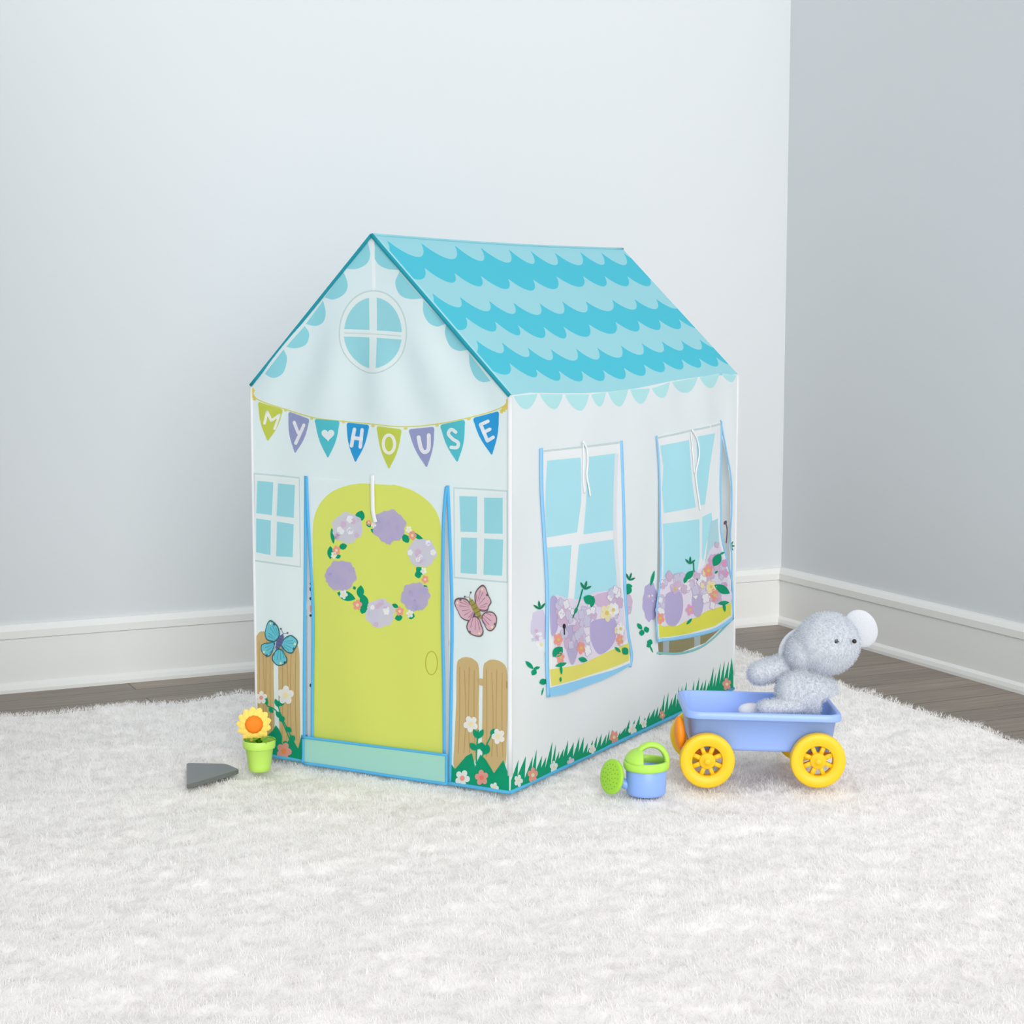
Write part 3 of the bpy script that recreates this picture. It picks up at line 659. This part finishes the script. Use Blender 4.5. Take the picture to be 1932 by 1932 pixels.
# far window: the flap stands away from the opening at its right and lower edges
y0, z1 = on_side(1238, 815); y1, z0 = on_side(1376, 1190)
w2 = Art(on_side, flap_surface(y0, y1, z0, z1, .010))
w2.poly([(1238,823),(1300,810),(1361,796),(1358,880),(1357,960),(1357,1010),(1366,1060),(1375,1100),(1377,1165),(1340,1188),(1290,1203),(1237,1211),(1235,1160),(1243,1080),(1243,960),(1241,880)], 0, cw_s)
w2.stroke([(1240,826),(1300,813),(1360,800)], 4, 1, line, cap=False)
w2.poly([(1245,841),(1299,830),(1301,880),(1303,910),(1310,957),(1250,968),(1247,923),(1251,880)], 1, pane_s)
w2.poly([(1314,824),(1348,817),(1343,853),(1336,910),(1329,952),(1318,953),(1312,905),(1315,865)], 1, pane_s)
w2.poly([(1248,988),(1309,980),(1317,979),(1316,1050),(1310,1080),(1247,1100),(1249,1040)], 1, pane_s)
w2.poly([(1323,975),(1341,967),(1343,988),(1330,1024),(1322,1060),(1320,1050)], 1, pane_s)
w2.poly([(1338,985),(1352,978),(1353,1020),(1362,1070),(1370,1110),(1330,1110),(1324,1070)], 1, fab('pane_pale', (190, 224, 232)))
w2.poly([(1238,1178),(1273,1180),(1326,1152),(1374,1134),(1375,1160),(1340,1180),(1290,1196),(1239,1203)], 2, fab('box_lime', (232, 230, 96)))
win2 = w2.build('window_flap', tent, 'far window flap printed with sash and flower box')
w2.poly([(1238,1120),(1250,1088),(1290,1080),(1320,1070),(1334,1040),(1352,1024),(1362,1060),(1372,1100),(1374,1136),(1330,1150),(1300,1168),(1262,1178),(1240,1176)], 3, fab('bloom_bed', (238,230,243)), smooth=4)
solid_bloom(w2, [(1252,1120),(1278,1116),(1284,1140),(1280,1164),(1268,1180),(1252,1176),(1248,1150)], lav, 4)
solid_bloom(w2, [(1302,1122),(1316,1120),(1320,1140),(1314,1162),(1304,1160),(1300,1140)], fab('mid_lavender', (200,192,222)), 4)
cluster(w2, 1265, 1098, 22, 16, [wht, plav, llav], 18, 5); cluster(w2, 1300, 1105, 22, 22, [wht, llav, plav], 20, 5); cluster(w2, 1330, 1095, 14, 24, [wht, plav, cream], 14, 5)
fpink = fab('orchid_pink', (232,176,214)); cluster(w2, 1345, 1050, 10, 28, [fpink, plav], 10, 5, 6); cluster(w2, 1360, 1085, 8, 24, [fpink, plav, llav], 9, 5, 6); cluster(w2, 1332, 1130, 18, 14, [wht, plav], 10, 5)
cluster(w2, 1243, 1140, 5, 26, [wht, llav], 8, 5)
for x, y, r_, m_ in ((1330,1076,9,pink),(1334,1106,9,cream),(1340,1122,9,pink),(1240,1166,8,pink),(1296,1150,8,fpink),(1268,1110,8,plav)): bloom(w2, x, y, r_, m_, MATS['fabric_bud_yellow'], ly=7, asp=1.4)
w2.stroke([(1303,1062),(1304,1078),(1310,1094)], 2, 6, dgreen); sprig(w2, 1296, 1064, 12, -1.5, ly=7)
for q in ((1286,1094,1302,1076,6),(1285,1100,1290,1086,4),(1340,1068,1354,1044,8),(1352,1046,1362,1041,2),(1340,1103,1371,1119,8),(1346,1138,1370,1136,4),(1358,1136,1361,1154,3),(1290,1178,1300,1166,2.5),(1342,1082,1348,1076,2)): lf(w2, *q, ly=7)
w2.build('flower_box_print', win2, 'printed lime window box of pink and lavender flowers')
f3 = w2.to3
ribbon3('edge_binding', [f3(*on_side(*p), .002) for p in [(1237,822),(1241,880),(1242,960),(1242,1080),(1234,1150),(1236,1209)]], .0034, lblue, win2, n=NSD)
ribbon3('edge_binding', [f3(*on_side(*p), .002) for p in [(1236,1208),(1290,1201),(1340,1187),(1378,1166)]], .0050, lblue, win2, n=NSD)
ribbon3('edge_binding', [f3(*on_side(*p), .002) for p in [(1362,795),(1358,880),(1357,960),(1357,1010),(1367,1060),(1376,1100),(1378,1163)]], .0034, lblue, win2, n=NSD)
ribbon3('tie_ribbon', [f3(*on_side(*p), .004) for p in [(1304,811),(1314,830),(1317,858),(1309,890),(1309,905),(1314,940),(1317,962)]], .0034, wht, win2, 'white tie ribbon at the top of the far window flap', n=NSD)
ribbon3('tie_ribbon', [f3(*on_side(*p), .003) for p in [(1302,815),(1304,850),(1306,893)]], .0028, wht, win2, n=NSD)

# --- roof
zA0, zA1 = cAF[1], 1.299
def ridge(u): t = u/DY; return Vector((cAF[0], u, zA0+(zA1-zA0)*t-.0055*math.sin(PI*t)))
def roof_r(u, v, off=0):
    a_ = ridge(u); b2 = Vector((0.0, u, eave_z(u))); q = a_+(b2-a_)*v
    n = Vector((.7, 0, .71)); s_ = .0025*math.sin(PI*min(1,max(0,u/DY)))*math.sin(PI*v)*math.sin(4*u)
    return tuple(q+n*(s_+off))
CU = [([.195,.352,.477,.621,.737,.869,1.029,1.159], [.032,.031,.034,.035,.039,.045,.033,.033], .100),
      ([.108,.230,.349,.477,.608,.756,.914,1.045], [.205,.227,.237,.250,.250,.224,.222,.222], .080),
      ([.044,.155,.281,.396,.530,.663,.795,.960], [.372,.390,.408,.415,.417,.403,.408,.403], .080),
      ([.100,.223,.320,.444,.550,.699,.860], [.525,.544,.565,.575,.575,.566,.564], .078),
      ([.058,.168,.273,.383,.517,.634,.770], [.670,.682,.710,.720,.722,.722,.726], .076),
      ([.118,.222,.331,.446,.563], [.815,.850,.857,.862,.866], .068)]
def boundary(us, vs_, dep_):
    us = list(us); vs_ = list(vs_); per = (us[-1]-us[0])/(len(us)-1)*1.08
    while us[0] > 0: us.insert(0, us[0]-per); vs_.insert(0, vs_[0])
    k = 0
    while us[-1] < DY: us.append(us[-1]+per); vs_.append(vs_[-1])
    out = []
    for i in range(len(us)-1):
        for j in range(11):
            t = j/11; u = us[i]+(us[i+1]-us[i])*t; c = vs_[i]+(vs_[i+1]-vs_[i])*t
            if 0 < u < DY: out.append((u, c+dep_*(1-abs(2*t-1)**2)**.85))
    f = lambda u: out[0][1] if u == 0 else out[-1][1]
    return [(0.0, out[0][1])] + out + [(DY, out[-1][1])]
curves = [[(0.0, 0.0), (DY, 0.0)]] + [boundary(*c) for c in CU] + [[(0.0, 1.0), (DY, 1.0)]]
rdk, rlt = fab('roof_teal', (84, 206, 228)), fab('roof_light', (168, 226, 236))
rf = Art(lambda a_, b2: (a_, b2), roof_r, h=.03)
for i in range(len(curves)-1):
    rf.flat([curves[i] + list(reversed(curves[i+1]))], 0, rdk if i % 2 else rlt)
roof = rf.build('roof_panel', tent)
# left slope and the hidden walls, plain cloth
def sheet(name, f, nu, nv, mt):
    m_ = MB(); vs = [f(i/nu, j/nv) for i in range(nu+1) for j in range(nv+1)]
    m_.add(vs, [(i*(nv+1)+j, (i+1)*(nv+1)+j, (i+1)*(nv+1)+j+1, i*(nv+1)+j+1) for i in range(nu) for j in range(nv)], mt)
    return m_
EL = Vector((-W, 0, cFL[1]))
sheet('r', lambda s_, t: tuple(ridge(s_*DY)*(1-t)+Vector((-W, s_*DY, cFL[1]))*t), 30, 12, rdk).build('roof_panel', tent)
lw = Art(lambda a_, b2: (a_, b2), lambda y, z, off: (-W-off+.002*math.sin(9*y)*math.sin(PI*z/cFL[1]), y, z), h=.05)   # two openings added on the unseen side to let light into the tent
lw.flat([[(0, 0), (DY, 0), (DY, cFL[1]), (0, cFL[1])], [(.16, .28), (.56, .28), (.56, .80), (.16, .80)], [(.76, .28), (1.16, .28), (1.16, .80), (.76, .80)]], 0, cw_s); lw.build('side_wall', tent)
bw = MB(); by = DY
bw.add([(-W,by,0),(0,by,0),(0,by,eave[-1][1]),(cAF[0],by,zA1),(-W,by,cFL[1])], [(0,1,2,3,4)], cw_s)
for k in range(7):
    x0 = -W+.02+k*.102; bw.add([(x0,by-.002,.012),(x0+.082,by-.002,.012),(x0+.082,by-.002,.25),(x0+.041,by-.002,.285),(x0,by-.002,.25)], [(0,1,2,3,4)], fab('fence_tan_lit', (236, 212, 164)))  # fence tan painted lighter to make up for the dim tent interior
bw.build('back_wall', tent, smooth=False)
gm = MB(); gm.add([(-W+.002,.01,.001),(-.002,.01,.001),(-.002,DY-.01,.001),(-W+.002,DY-.01,.001)], [(0,1,2,3)], cw_f); gm.build('ground_sheet', tent, smooth=False)
# trims
tteal = fab('gable_teal', (42, 168, 186))
ap = Vector((cAF[0], -.003, cAF[1]))
ribbon3('gable_trim', [ap, ap.lerp(Vector((-W, -.003, cFL[1])), .5), (-W, -.003, cFL[1])], .0042, tteal, tent, 'teal trim down the left gable edge', flat=.8, n=NF)
ribbon3('gable_trim', [ap, ap.lerp(Vector((0, -.003, cFR[1])), .5), (0, -.003, cFR[1])], .0050, tteal, tent, 'teal trim down the right gable edge', flat=.8, n=NF)
m_ = MB(); m_.tube([roof_r(.006, t/12, .002) for t in range(13)], .0028, fab('piping_pale', (186, 238, 244))); m_.tube([ridge(DY*t/20)+Vector((0,0,.001)) for t in range(21)], .003, rlt)
m_.build('roof_piping', tent)
wp = fab('piping_white', (244, 245, 247))
for (x, y, h_, nm) in ((0, 0, cFR[1], ''), (-W, 0, cFL[1], ''), (0, DY, eave[-1][1], ''), (-W, DY, cFL[1], '')):
    m_ = MB(); m_.tube([(x + (.012*(1-t/10) if False else 0), y, .046+(h_-.050)*t/10) for t in range(11)], .0058 if y == 0 and x == 0 else .0035, wp, seg=12); m_.build('corner_piping', tent)
m_ = MB()
hem = [(-W, 0), (0, 0), (0, DY), (-W, DY), (-W, 0)]
for (a_, b2) in zip(hem, hem[1:]):
    m_.tube([(a_[0]+(b2[0]-a_[0])*t/12, a_[1]+(b2[1]-a_[1])*t/12, .0052) for t in range(13)], .0048, blue)
o = m_.build('hem_binding', tent); o['label'] = 'blue binding along the bottom hem'

# ======================================================== POTTED SUNFLOWER
gpot = mat('lime_plastic', (188, 230, 100), rough=.32, spec=.5); gdk = mat('leaf_plastic', (92, 170, 34), rough=.4, spec=.4)
yp = mat('petal_yellow', (255, 216, 108), rough=.5); oc = mat('sunflower_orange', (255, 132, 22), rough=.55, bump=.4, bscale=400)
pot = thing('potted_sunflower', POT, 'small toy sunflower in a lime green pot at the left of the tent', 'toy flower')
M = Matrix.Translation(POT)
m_ = MB(); m_.lathe([(.0, .002), (.024, .002), (.0265, .004), (.0275, .012), (.034, .058), (.0345, .0585), (.0385, .0595), (.0392, .062), (.0405, .078), (.0395, .080), (.0375, .079), (.0355, .066), (.0, .064)], gpot, M, 48); m_.build('pot', pot)
fw2 = Vector((CAM.x-POT.x, CAM.y-POT.y, .55)).normalized()
hc = POT + Vector((-.009, -.008, .118))
zq = fw2.to_track_quat('Z', 'Y').to_matrix().to_4x4(); HM = Matrix.Translation(hc) @ zq
m_ = MB(); m_.tube([POT+Vector((0,0,.064)), POT+Vector((-.003,.004,.09)), hc-fw2*.004], .003, gdk); m_.build('stem', pot)
for k, (a_, L_, el_) in enumerate(((-.5, .043, .25), (.4, .044, .25), (2.6, .040, .2), (4.1, .036, .3), (3.4, .042, .25), (5.0, .030, .5))):
    m_ = MB(); base = POT+Vector((0, 0, .066)); d = Vector((math.cos(a_), math.sin(a_), el_)); sdv = Vector((-math.sin(a_), math.cos(a_), 0)); vs = []; fs = []
    for i in range(9):
        t = i/8; c = base+d*L_*t+Vector((0,0,.012*math.sin(PI*t))); w_ = .010*math.sin(PI*min(1, t*.92+.08))**.8
        vs += [c-sdv*w_+Vector((0,0,.002)), c, c+sdv*w_+Vector((0,0,.002))]
    for i in range(8):
        for j in range(2): fs.append((3*i+j, 3*i+j+1, 3*i+4+j, 3*i+3+j))
    m_.add(vs, fs, gdk); m_.build('leaf', pot)
def petal(k, n, r0, r1, w_, z_, off):
    a_ = 2*PI*k/n+off; m2 = MB(); vs = []; fs = []
    for i in range(9):
        t = i/8; r_ = r0+(r1-r0)*t; ww = w_*(.55+.75*t-.2*t*t)*(math.sqrt(max(0, 1-((t-.62)/.385)**2)) if t > .62 else 1)
        for j in range(5):
            s_ = (j-2)/2; q = Vector((r_*math.cos(a_)-s_*ww*math.sin(a_), r_*math.sin(a_)+s_*ww*math.cos(a_), z_-.006*t*t+.0035*(1-s_*s_)*(1-.5*t)))
            vs.append(HM @ q)
    for i in range(8):
        for j in range(4): fs.append((5*i+j, 5*i+j+1, 5*i+6+j, 5*i+5+j))
    m2.add(vs, fs, yp); return m2.build('petal', pot)
for k in range(13): petal(k, 13, .014, .0425, .0078, .001, .2)
for k in range(13): petal(k, 13, .014, .0365, .0075, .004, .2+PI/13)
m_ = MB(); m_.lathe([(0.0, -.004), (.018, -.004), (.0215, .002), (.0222, .005), (.020, .010), (.015, .013), (.008, .0145), (.0005, .015)], oc, HM, 36); o = m_.build('flower_centre', pot); o['label'] = 'round orange flower centre'

# =========================================================== WATERING CAN
bl = mat('blue_plastic', (142, 178, 250), rough=.35, spec=.5); lg = mat('can_green', (180, 232, 88), rough=.35, spec=.5); lg2 = mat('rose_green', (162, 220, 62), rough=.4, spec=.4)
can = thing('watering_can', CAN, 'small blue toy watering can with green handle on the rug beside the wagon', 'watering can')
CM = Matrix.Translation(CAN) @ Matrix(((X.x, Y.x, 0, 0), (X.y, Y.y, 0, 0), (0, 0, 1, 0), (0, 0, 0, 1)))
m_ = MB(); m_.lathe([(0, .002), (.040, .002), (.0445, .004), (.046, .010), (.0478, .068), (.0465, .070), (.0445, .066), (.043, .012), (0, .010)], bl, CM, 48); m_.build('body', can)
m_ = MB(); m_.lathe([(.0488, .062), (.0515, .063), (.0535, .068), (.0540, .076), (.0525, .082), (.0470, .0835), (.0445, .081), (.0440, .066)], lg, CM, 48, close=True); m_.build('collar', can)
m_ = MB(); vs = []; fs = []; na, nb_ = 18, 8                       # hood over the spout half of the opening
for i in range(na+1):
    for j in range(nb_+1):
        a_ = PI/2+PI*i/na; e_ = PI/2*j/nb_; r_ = math.cos(e_)
        vs.append(CM @ Vector((-.010+.041*r_*math.cos(a_), .0505*r_*math.sin(a_), .081+.030*math.sin(e_))))
for i in range(na):
    for j in range(nb_): fs.append((i*(nb_+1)+j, (i+1)*(nb_+1)+j, (i+1)*(nb_+1)+j+1, i*(nb_+1)+j+1))
m_.add(vs, fs, lg); ho = m_.build('hood', can); so_ = ho.modifiers.new('t', 'SOLIDIFY'); so_.thickness = .0025
m_ = MB(); hp = []
for i in range(19):
    t = PI*(-.04+1.08*i/18); hp.append(CM @ Vector((.011-.036*math.cos(t), -.002, .080+.040*math.sin(t))))
m_.tube(hp, .0072, lg, seg=16, flat=1.9, n=Y); m_.build('handle', can)
rc = Vector((-.079, -.006, .044)); rn = Vector((-.80, -.52, .20)).normalized()
m_ = MB(); sp = [Vector((-.030, 0, .022)), Vector((-.050, -.002, .026)), rc-rn*.010]
m_.tube([CM @ p for p in spline(sp, 6)], [.013-.003*i/12+.010*max(0, (i-8)/4) for i in range(13)], bl, seg=16); m_.build('spout', can)
RM = CM @ Matrix.Translation(rc) @ rn.to_track_quat('Z', 'Y').to_matrix().to_4x4()
m_ = MB(); m_.lathe([(0, -.012), (.016, -.012), (.036, -.005), (.0405, -.002), (.0415, .002), (.0405, .005), (.036, .0062), (.0005, .0085)], lg2, RM, 44)
dk = mat('hole_green', (110, 170, 40), rough=.6)
for rr, k in ((.009, 6), (.019, 11), (.029, 17)):
    for j in range(k):
        a_ = 2*PI*j/k+rr*90; zz = .0085-.0023*rr/.036+.0002; e = [RM @ Vector((rr*math.cos(a_)+.0016*math.cos(b3*PI/4), rr*math.sin(a_)+.0016*math.sin(b3*PI/4), zz)) for b3 in range(8)]
        m_.add(e, [tuple(range(8))], dk)
m_.build('sprinkler_rose', can)

# ================================================================== WAGON
WM = Matrix.Translation(wo) @ Matrix(((X.x, Y.x, 0, 0), (X.y, Y.y, 0, 0), (0, 0, 1, 0), (0, 0, 0, 1)))
wagon = thing('toy_wagon', WM @ Vector((.131, .135, 0)), 'blue plastic toy wagon with yellow wheels on the rug, holding a plush toy', 'toy wagon')
wb = mat('wagon_blue', (152, 184, 255), rough=.33, spec=.5); wy = mat('wheel_yellow', (252, 202, 32), rough=.38, spec=.45); wor = mat('wagon_orange', (255, 146, 24), rough=.4, spec=.4)
cx, cy = .131, .137
TM = WM @ Matrix.Rotation(math.radians(1.6), 4, 'Y')
def ring_(z, dx, dy, r_): return (z, cx, cy, .1865-.0+dx, .125+dy, r_)
m_ = MB()
m_.loft([ring_(.083, -.028, -.028, .022), ring_(.085, -.022, -.022, .026), ring_(.092, -.019, -.019, .028), ring_(.163, -.010, -.012, .030), ring_(.163, .0, .0, .034), ring_(.165, .001, .001, .035),
         ring_(.177, .0, .0, .034), ring_(.180, -.002, -.002, .033), ring_(.180, -.009, -.009, .028), ring_(.177, -.012, -.012, .026), ring_(.100, -.022, -.022, .022), ring_(.094, -.030, -.030, .02)], wb, TM)
m_.build('tub', wagon)
def wheel(x, y, sgn):
    """sgn -1: outer face to the camera"""
    m2 = MB(); B_ = WM @ Matrix.Translation((x, y, .0655)) @ Matrix.Rotation(PI/2, 4, 'X')
    R = .0650; w_ = .0135
    m2.lathe([(.0375, -w_), (.060, -w_), (.0645, -w_+.002), (R, -w_+.006), (R, w_-.006), (.0645, w_-.002), (.060, w_), (.0375, w_), (.0360, w_-.003), (.0360, -w_+.003)], wy, B_, 64, close=True)
    m2.lathe([(0.0005, -w_+.002), (.0175, -w_+.002), (.0190, -w_+.004), (.0190, w_-.004), (.0175, w_-.002), (.0085, w_-.002), (.0080, w_+.001), (.0005, w_+.001)], wy, B_, 32)
    for k in range(8):
        a_ = 2*PI*(k+.5)/8; RMx = B_ @ Matrix.Rotation(a_, 4, 'Z'); m2.box((.0255, 0, 0), (.0125, .0048, .007), wy, RMx)
    return m2
m_ = wheel(0, .0085, -1); w0 = m_.build('wheel', wagon)
m_ = MB(); B_ = WM @ Matrix.Translation((0, .0085, .0655)) @ Matrix.Rotation(PI/2, 4, 'X'); m_.lathe([(.0075, .0138), (.0070, .0165), (.0045, .0180), (.0005, .0184)], wy, B_, 24); m_.build('hub_cap', w0)
for (dx, dy) in ((.262, 0), (0, .255), (.262, .255)):
    T = Matrix.Translation(X*dx+Y*dy); c = w0.copy(); COL.objects.link(c); c.parent = wagon; c.matrix_parent_inverse = wagon.matrix_basis.inverted(); c.matrix_basis = T @ w0.matrix_basis
    for ch in w0.children:
        d = ch.copy(); COL.objects.link(d); d.parent = c; d.matrix_parent_inverse = ch.matrix_parent_inverse.copy()
for x in (0, .262):
    m_ = MB(); m_.tube([WM @ Vector((x, -.002, .0655)), WM @ Vector((x, .268, .0655))], .0055, wor, seg=12)
    m_.loft([(.060, x, cy, .030, .085, .008), (.084, x, cy, .038, .095, .008)], wor, WM); m_.build('axle', wagon)
m_ = MB(); HB = WM @ Matrix.Translation((-.060, .060, .118)) @ Matrix.Rotation(math.radians(-4), 4, 'Y')
m_.ball((0, 0, 0), (.0135, .030, .042), wor, HB, 24, 20); m_.tube([HB @ Vector((.0, .01, -.03)), WM @ Vector((-.03, .08, .075))], .008, wor); o = m_.build('pull_handle', wagon); o['label'] = 'orange pull handle folded against the end'

# ============================================================== PLUSH TOY
pm = mat('plush_grey', (208, 212, 218), rough=.95, spec=.05, bump=.5, bscale=260, var=.06); pw = mat('plush_white', (236, 236, 240), rough=.95, spec=.05, bump=.4, bscale=260)
eyem = mat('plush_eye', (20, 18, 20), rough=.15, spec=.6)
def at_w(px, py, yl): 
    q = hit(px, py, WM @ Vector((0, yl, 0)), Y); return q
plush = thing('plush_toy', WM @ Vector((.22, .13, .097)), 'light grey plush toy animal sitting in the blue wagon', 'plush toy')
blobs = []
def blob(px, py, yl, rx, ry, rz, rot=0.0): blobs.append((at_w(px, py, yl), (rx, ry, rz), rot))
m_ = MB()
def ori(c, rot): return Matrix.Translation(c) @ Matrix(((X.x, Y.x, 0, 0), (X.y, Y.y, 0, 0), (0, 0, 1, 0), (0, 0, 0, 1))) @ Matrix.Rotation(rot, 4, 'Y')
PB = []
def pb(px, py, yl, r_, rot=0.0): m_.ball((0, 0, 0), r_, pm, ori(at_w(px, py, yl), rot), 32, 20)
pb(1522, 1308, .132, (.076, .060, .066), .1)           # body
pb(1500, 1302, .118, (.046, .045, .052), .5)           # near shoulder
pb(1560, 1214, .125, (.078, .078, .074), -.15)         # head
pb(1520, 1226, .135, (.052, .060, .046), -.8)          # cheek
for i in range(7):                                      # drooping limb towards the left
    t = i/6; pb(1496-62*t, 1252+18*t, .165, (.034-.003*t, .034, .031-.002*t), -.3)
for i in range(6):
    t = i/5; pb(1500-52*t, 1332+4*t, .085, (.026, .026, .020))
for i in range(6):
    t = i/5; pb(1510-92*t, 1338+6*t, .170, (.024, .024, .020))
raw = m_.build('body', None)
rm_ = raw.modifiers.new('r', 'REMESH'); rm_.mode = 'VOXEL'; rm_.voxel_size = .0035; sm_ = raw.modifiers.new('s', 'SMOOTH'); sm_.iterations = 4; sm_.factor = .5
dg = bpy.context.evaluated_depsgraph_get(); dg.update(); me = bpy.data.meshes.new_from_object(raw.evaluated_get(dg)); bpy.data.objects.remove(raw)
Wi = WM.inverted()                                        # the toy is squashed into the tub it sits in
for v in me.vertices:
    q = Wi @ v.co
    if q.z < .20:
        k = smooth01((.205-q.z)/.02); m2 = .012
        q.z = max(q.z, .1055)
        qx = min(max(q.x, -.030+m2), .291-m2); qy = min(max(q.y, .036+m2), .238-m2)
        q.x += (qx-q.x)*k; q.y += (qy-q.y)*k; v.co = WM @ q
for p in me.polygons: p.use_smooth = True
if not me.materials: me.materials.append(pm)
body = bpy.data.objects.new('body', me); COL.objects.link(body); attach(body, plush)
nv = len(me.vertices); co = np.empty(nv*3, np.float32); me.vertices.foreach_get('co', co); co = co.reshape(-1, 3); no = np.array([v.normal[:] for v in me.vertices])
def fur(name, co, no, k, L0, L1, mt, parent, wd=.0005):
    ix = rng.integers(0, len(co), k); P_ = co[ix]+rng.normal(0, .0012, (k, 3)); N_ = no[ix]; ln = rng.normal(0, .55, (k, 3)) + np.array([0, 0, -.35]); ln -= N_*(ln*N_).sum(1)[:, None]
    o = strands(name, P_, N_, L0+(L1-L0)*rng.random(k), ln, wd, mt); tag(o, kind='stuff'); attach(o, parent); return o
furm = mat('plush_fur', (212, 217, 226), rough=.95, spec=.05, trans=.2)
fur('fur', co, no, 26000, .004, .008, furm, body)
def ear(px, py, yl, rot, s_=1.0, tilt=0.0):
    m2 = MB(); E_ = ori(at_w(px, py, yl), rot) @ Matrix.Rotation(tilt, 4, 'Z'); m2.ball((0, 0, 0), (.044*s_, .012, .054*s_), pm, E_, 28, 18); return m2.build('ear', plush)
e1 = ear(1508, 1222, .165, .75, 1.06, .1); ear(1624, 1186, .15, -.5, .9)
for px, py, yl, r_ in ((1420, 1343, .150, (.036, .026, .021)), (1462, 1338, .200, (.030, .024, .022))):
    m_ = MB(); m_.ball((0, 0, 0), r_, pw, ori(at_w(px, py, yl), .15), 28, 18); o = m_.build('foot_pad', plush); o['label'] = 'white foot pad'
for px in (1578, 1612):
    m_ = MB(); m_.ball((0, 0, 0), .0055, eyem, ori(at_w(px, 1210, .052), 0), 16, 10); m_.build('eye', plush)

# =================================================================== SLAB
tm = mat('slab_grey', (96, 102, 102), rough=.16, spec=.9)
out_ = []
cs = [on_floor(*p) for p in ((453, 1460), (427, 1449), (352, 1447), (352, 1490))]
for i in range(4):
    p0, p1, p2 = cs[i-1], cs[i], cs[(i+1) % 4]; e0 = (p0-p1).normalized()*.012; e1_ = (p2-p1).normalized()*.012
    for j in range(6): t = j/5; out_.append((p1+e0)*(1-t)**2+p1*2*t*(1-t)+(p1+e1_)*t*t)
cc = sum(out_, Vector())/len(out_); n = len(out_); m_ = MB(); vs = []
for z, k in ((.000, .97), (.0015, 1.0), (.0095, 1.0), (.011, .975), (.011, .90)): vs += [cc+(p-cc)*k+Vector((0, 0, z)) for p in out_]
fs = [(r_*n+i, r_*n+(i+1) % n, (r_+1)*n+(i+1) % n, (r_+1)*n+i) for r_ in range(4) for i in range(n)] + [tuple(reversed(range(n))), tuple(range(4*n, 5*n))]
m_.add(vs, fs, tm); slab = m_.build('flat_slab', smooth=False)
tag(slab, 'flat glossy dark grey slab lying on the rug left of the sunflower pot', 'slab')

# ================================================================== LIGHT
w = bpy.data.worlds.new('world'); SC.world = w; w.use_nodes = True; nt = w.node_tree; bg = nt.nodes['Background']
WORLD = 0.86
bg.inputs['Color'].default_value = (.972, .985, 1.0, 1); bg.inputs['Strength'].default_value = WORLD
sl = bpy.data.lights.new('soft_sun', 'SUN'); sl.energy = 1.85; sl.angle = math.radians(40); sl.color = (1.0, .985, .96)  # broad soft sun from the open front, not through any window
so = bpy.data.objects.new('soft_sun', sl); COL.objects.link(so)
so.rotation_euler = Vector((.82, -1.0, .38)).to_track_quat('Z', 'Y').to_euler()
al = bpy.data.lights.new('fill_area', 'AREA'); al.shape = 'RECTANGLE'; al.size = 1.6; al.size_y = 1.45; al.energy = 7; al.color = (1.0, .99, .97)  # fill lamp added in the unseen wall opening
ao = bpy.data.objects.new('fill_area', al); COL.objects.link(ao)
wc = W1 + RD*2.625 + D*.09; ao.location = (wc.x, wc.y, 1.35); ao.rotation_euler = D.to_track_quat('Z', 'Y').to_euler()
vs_ = SC.view_settings; vs_.view_transform = 'Standard'; vs_.look = 'None'; vs_.gamma = 1; vs_.use_curve_mapping = False; vs_.exposure = 0.0
SC.cycles.use_denoising = True
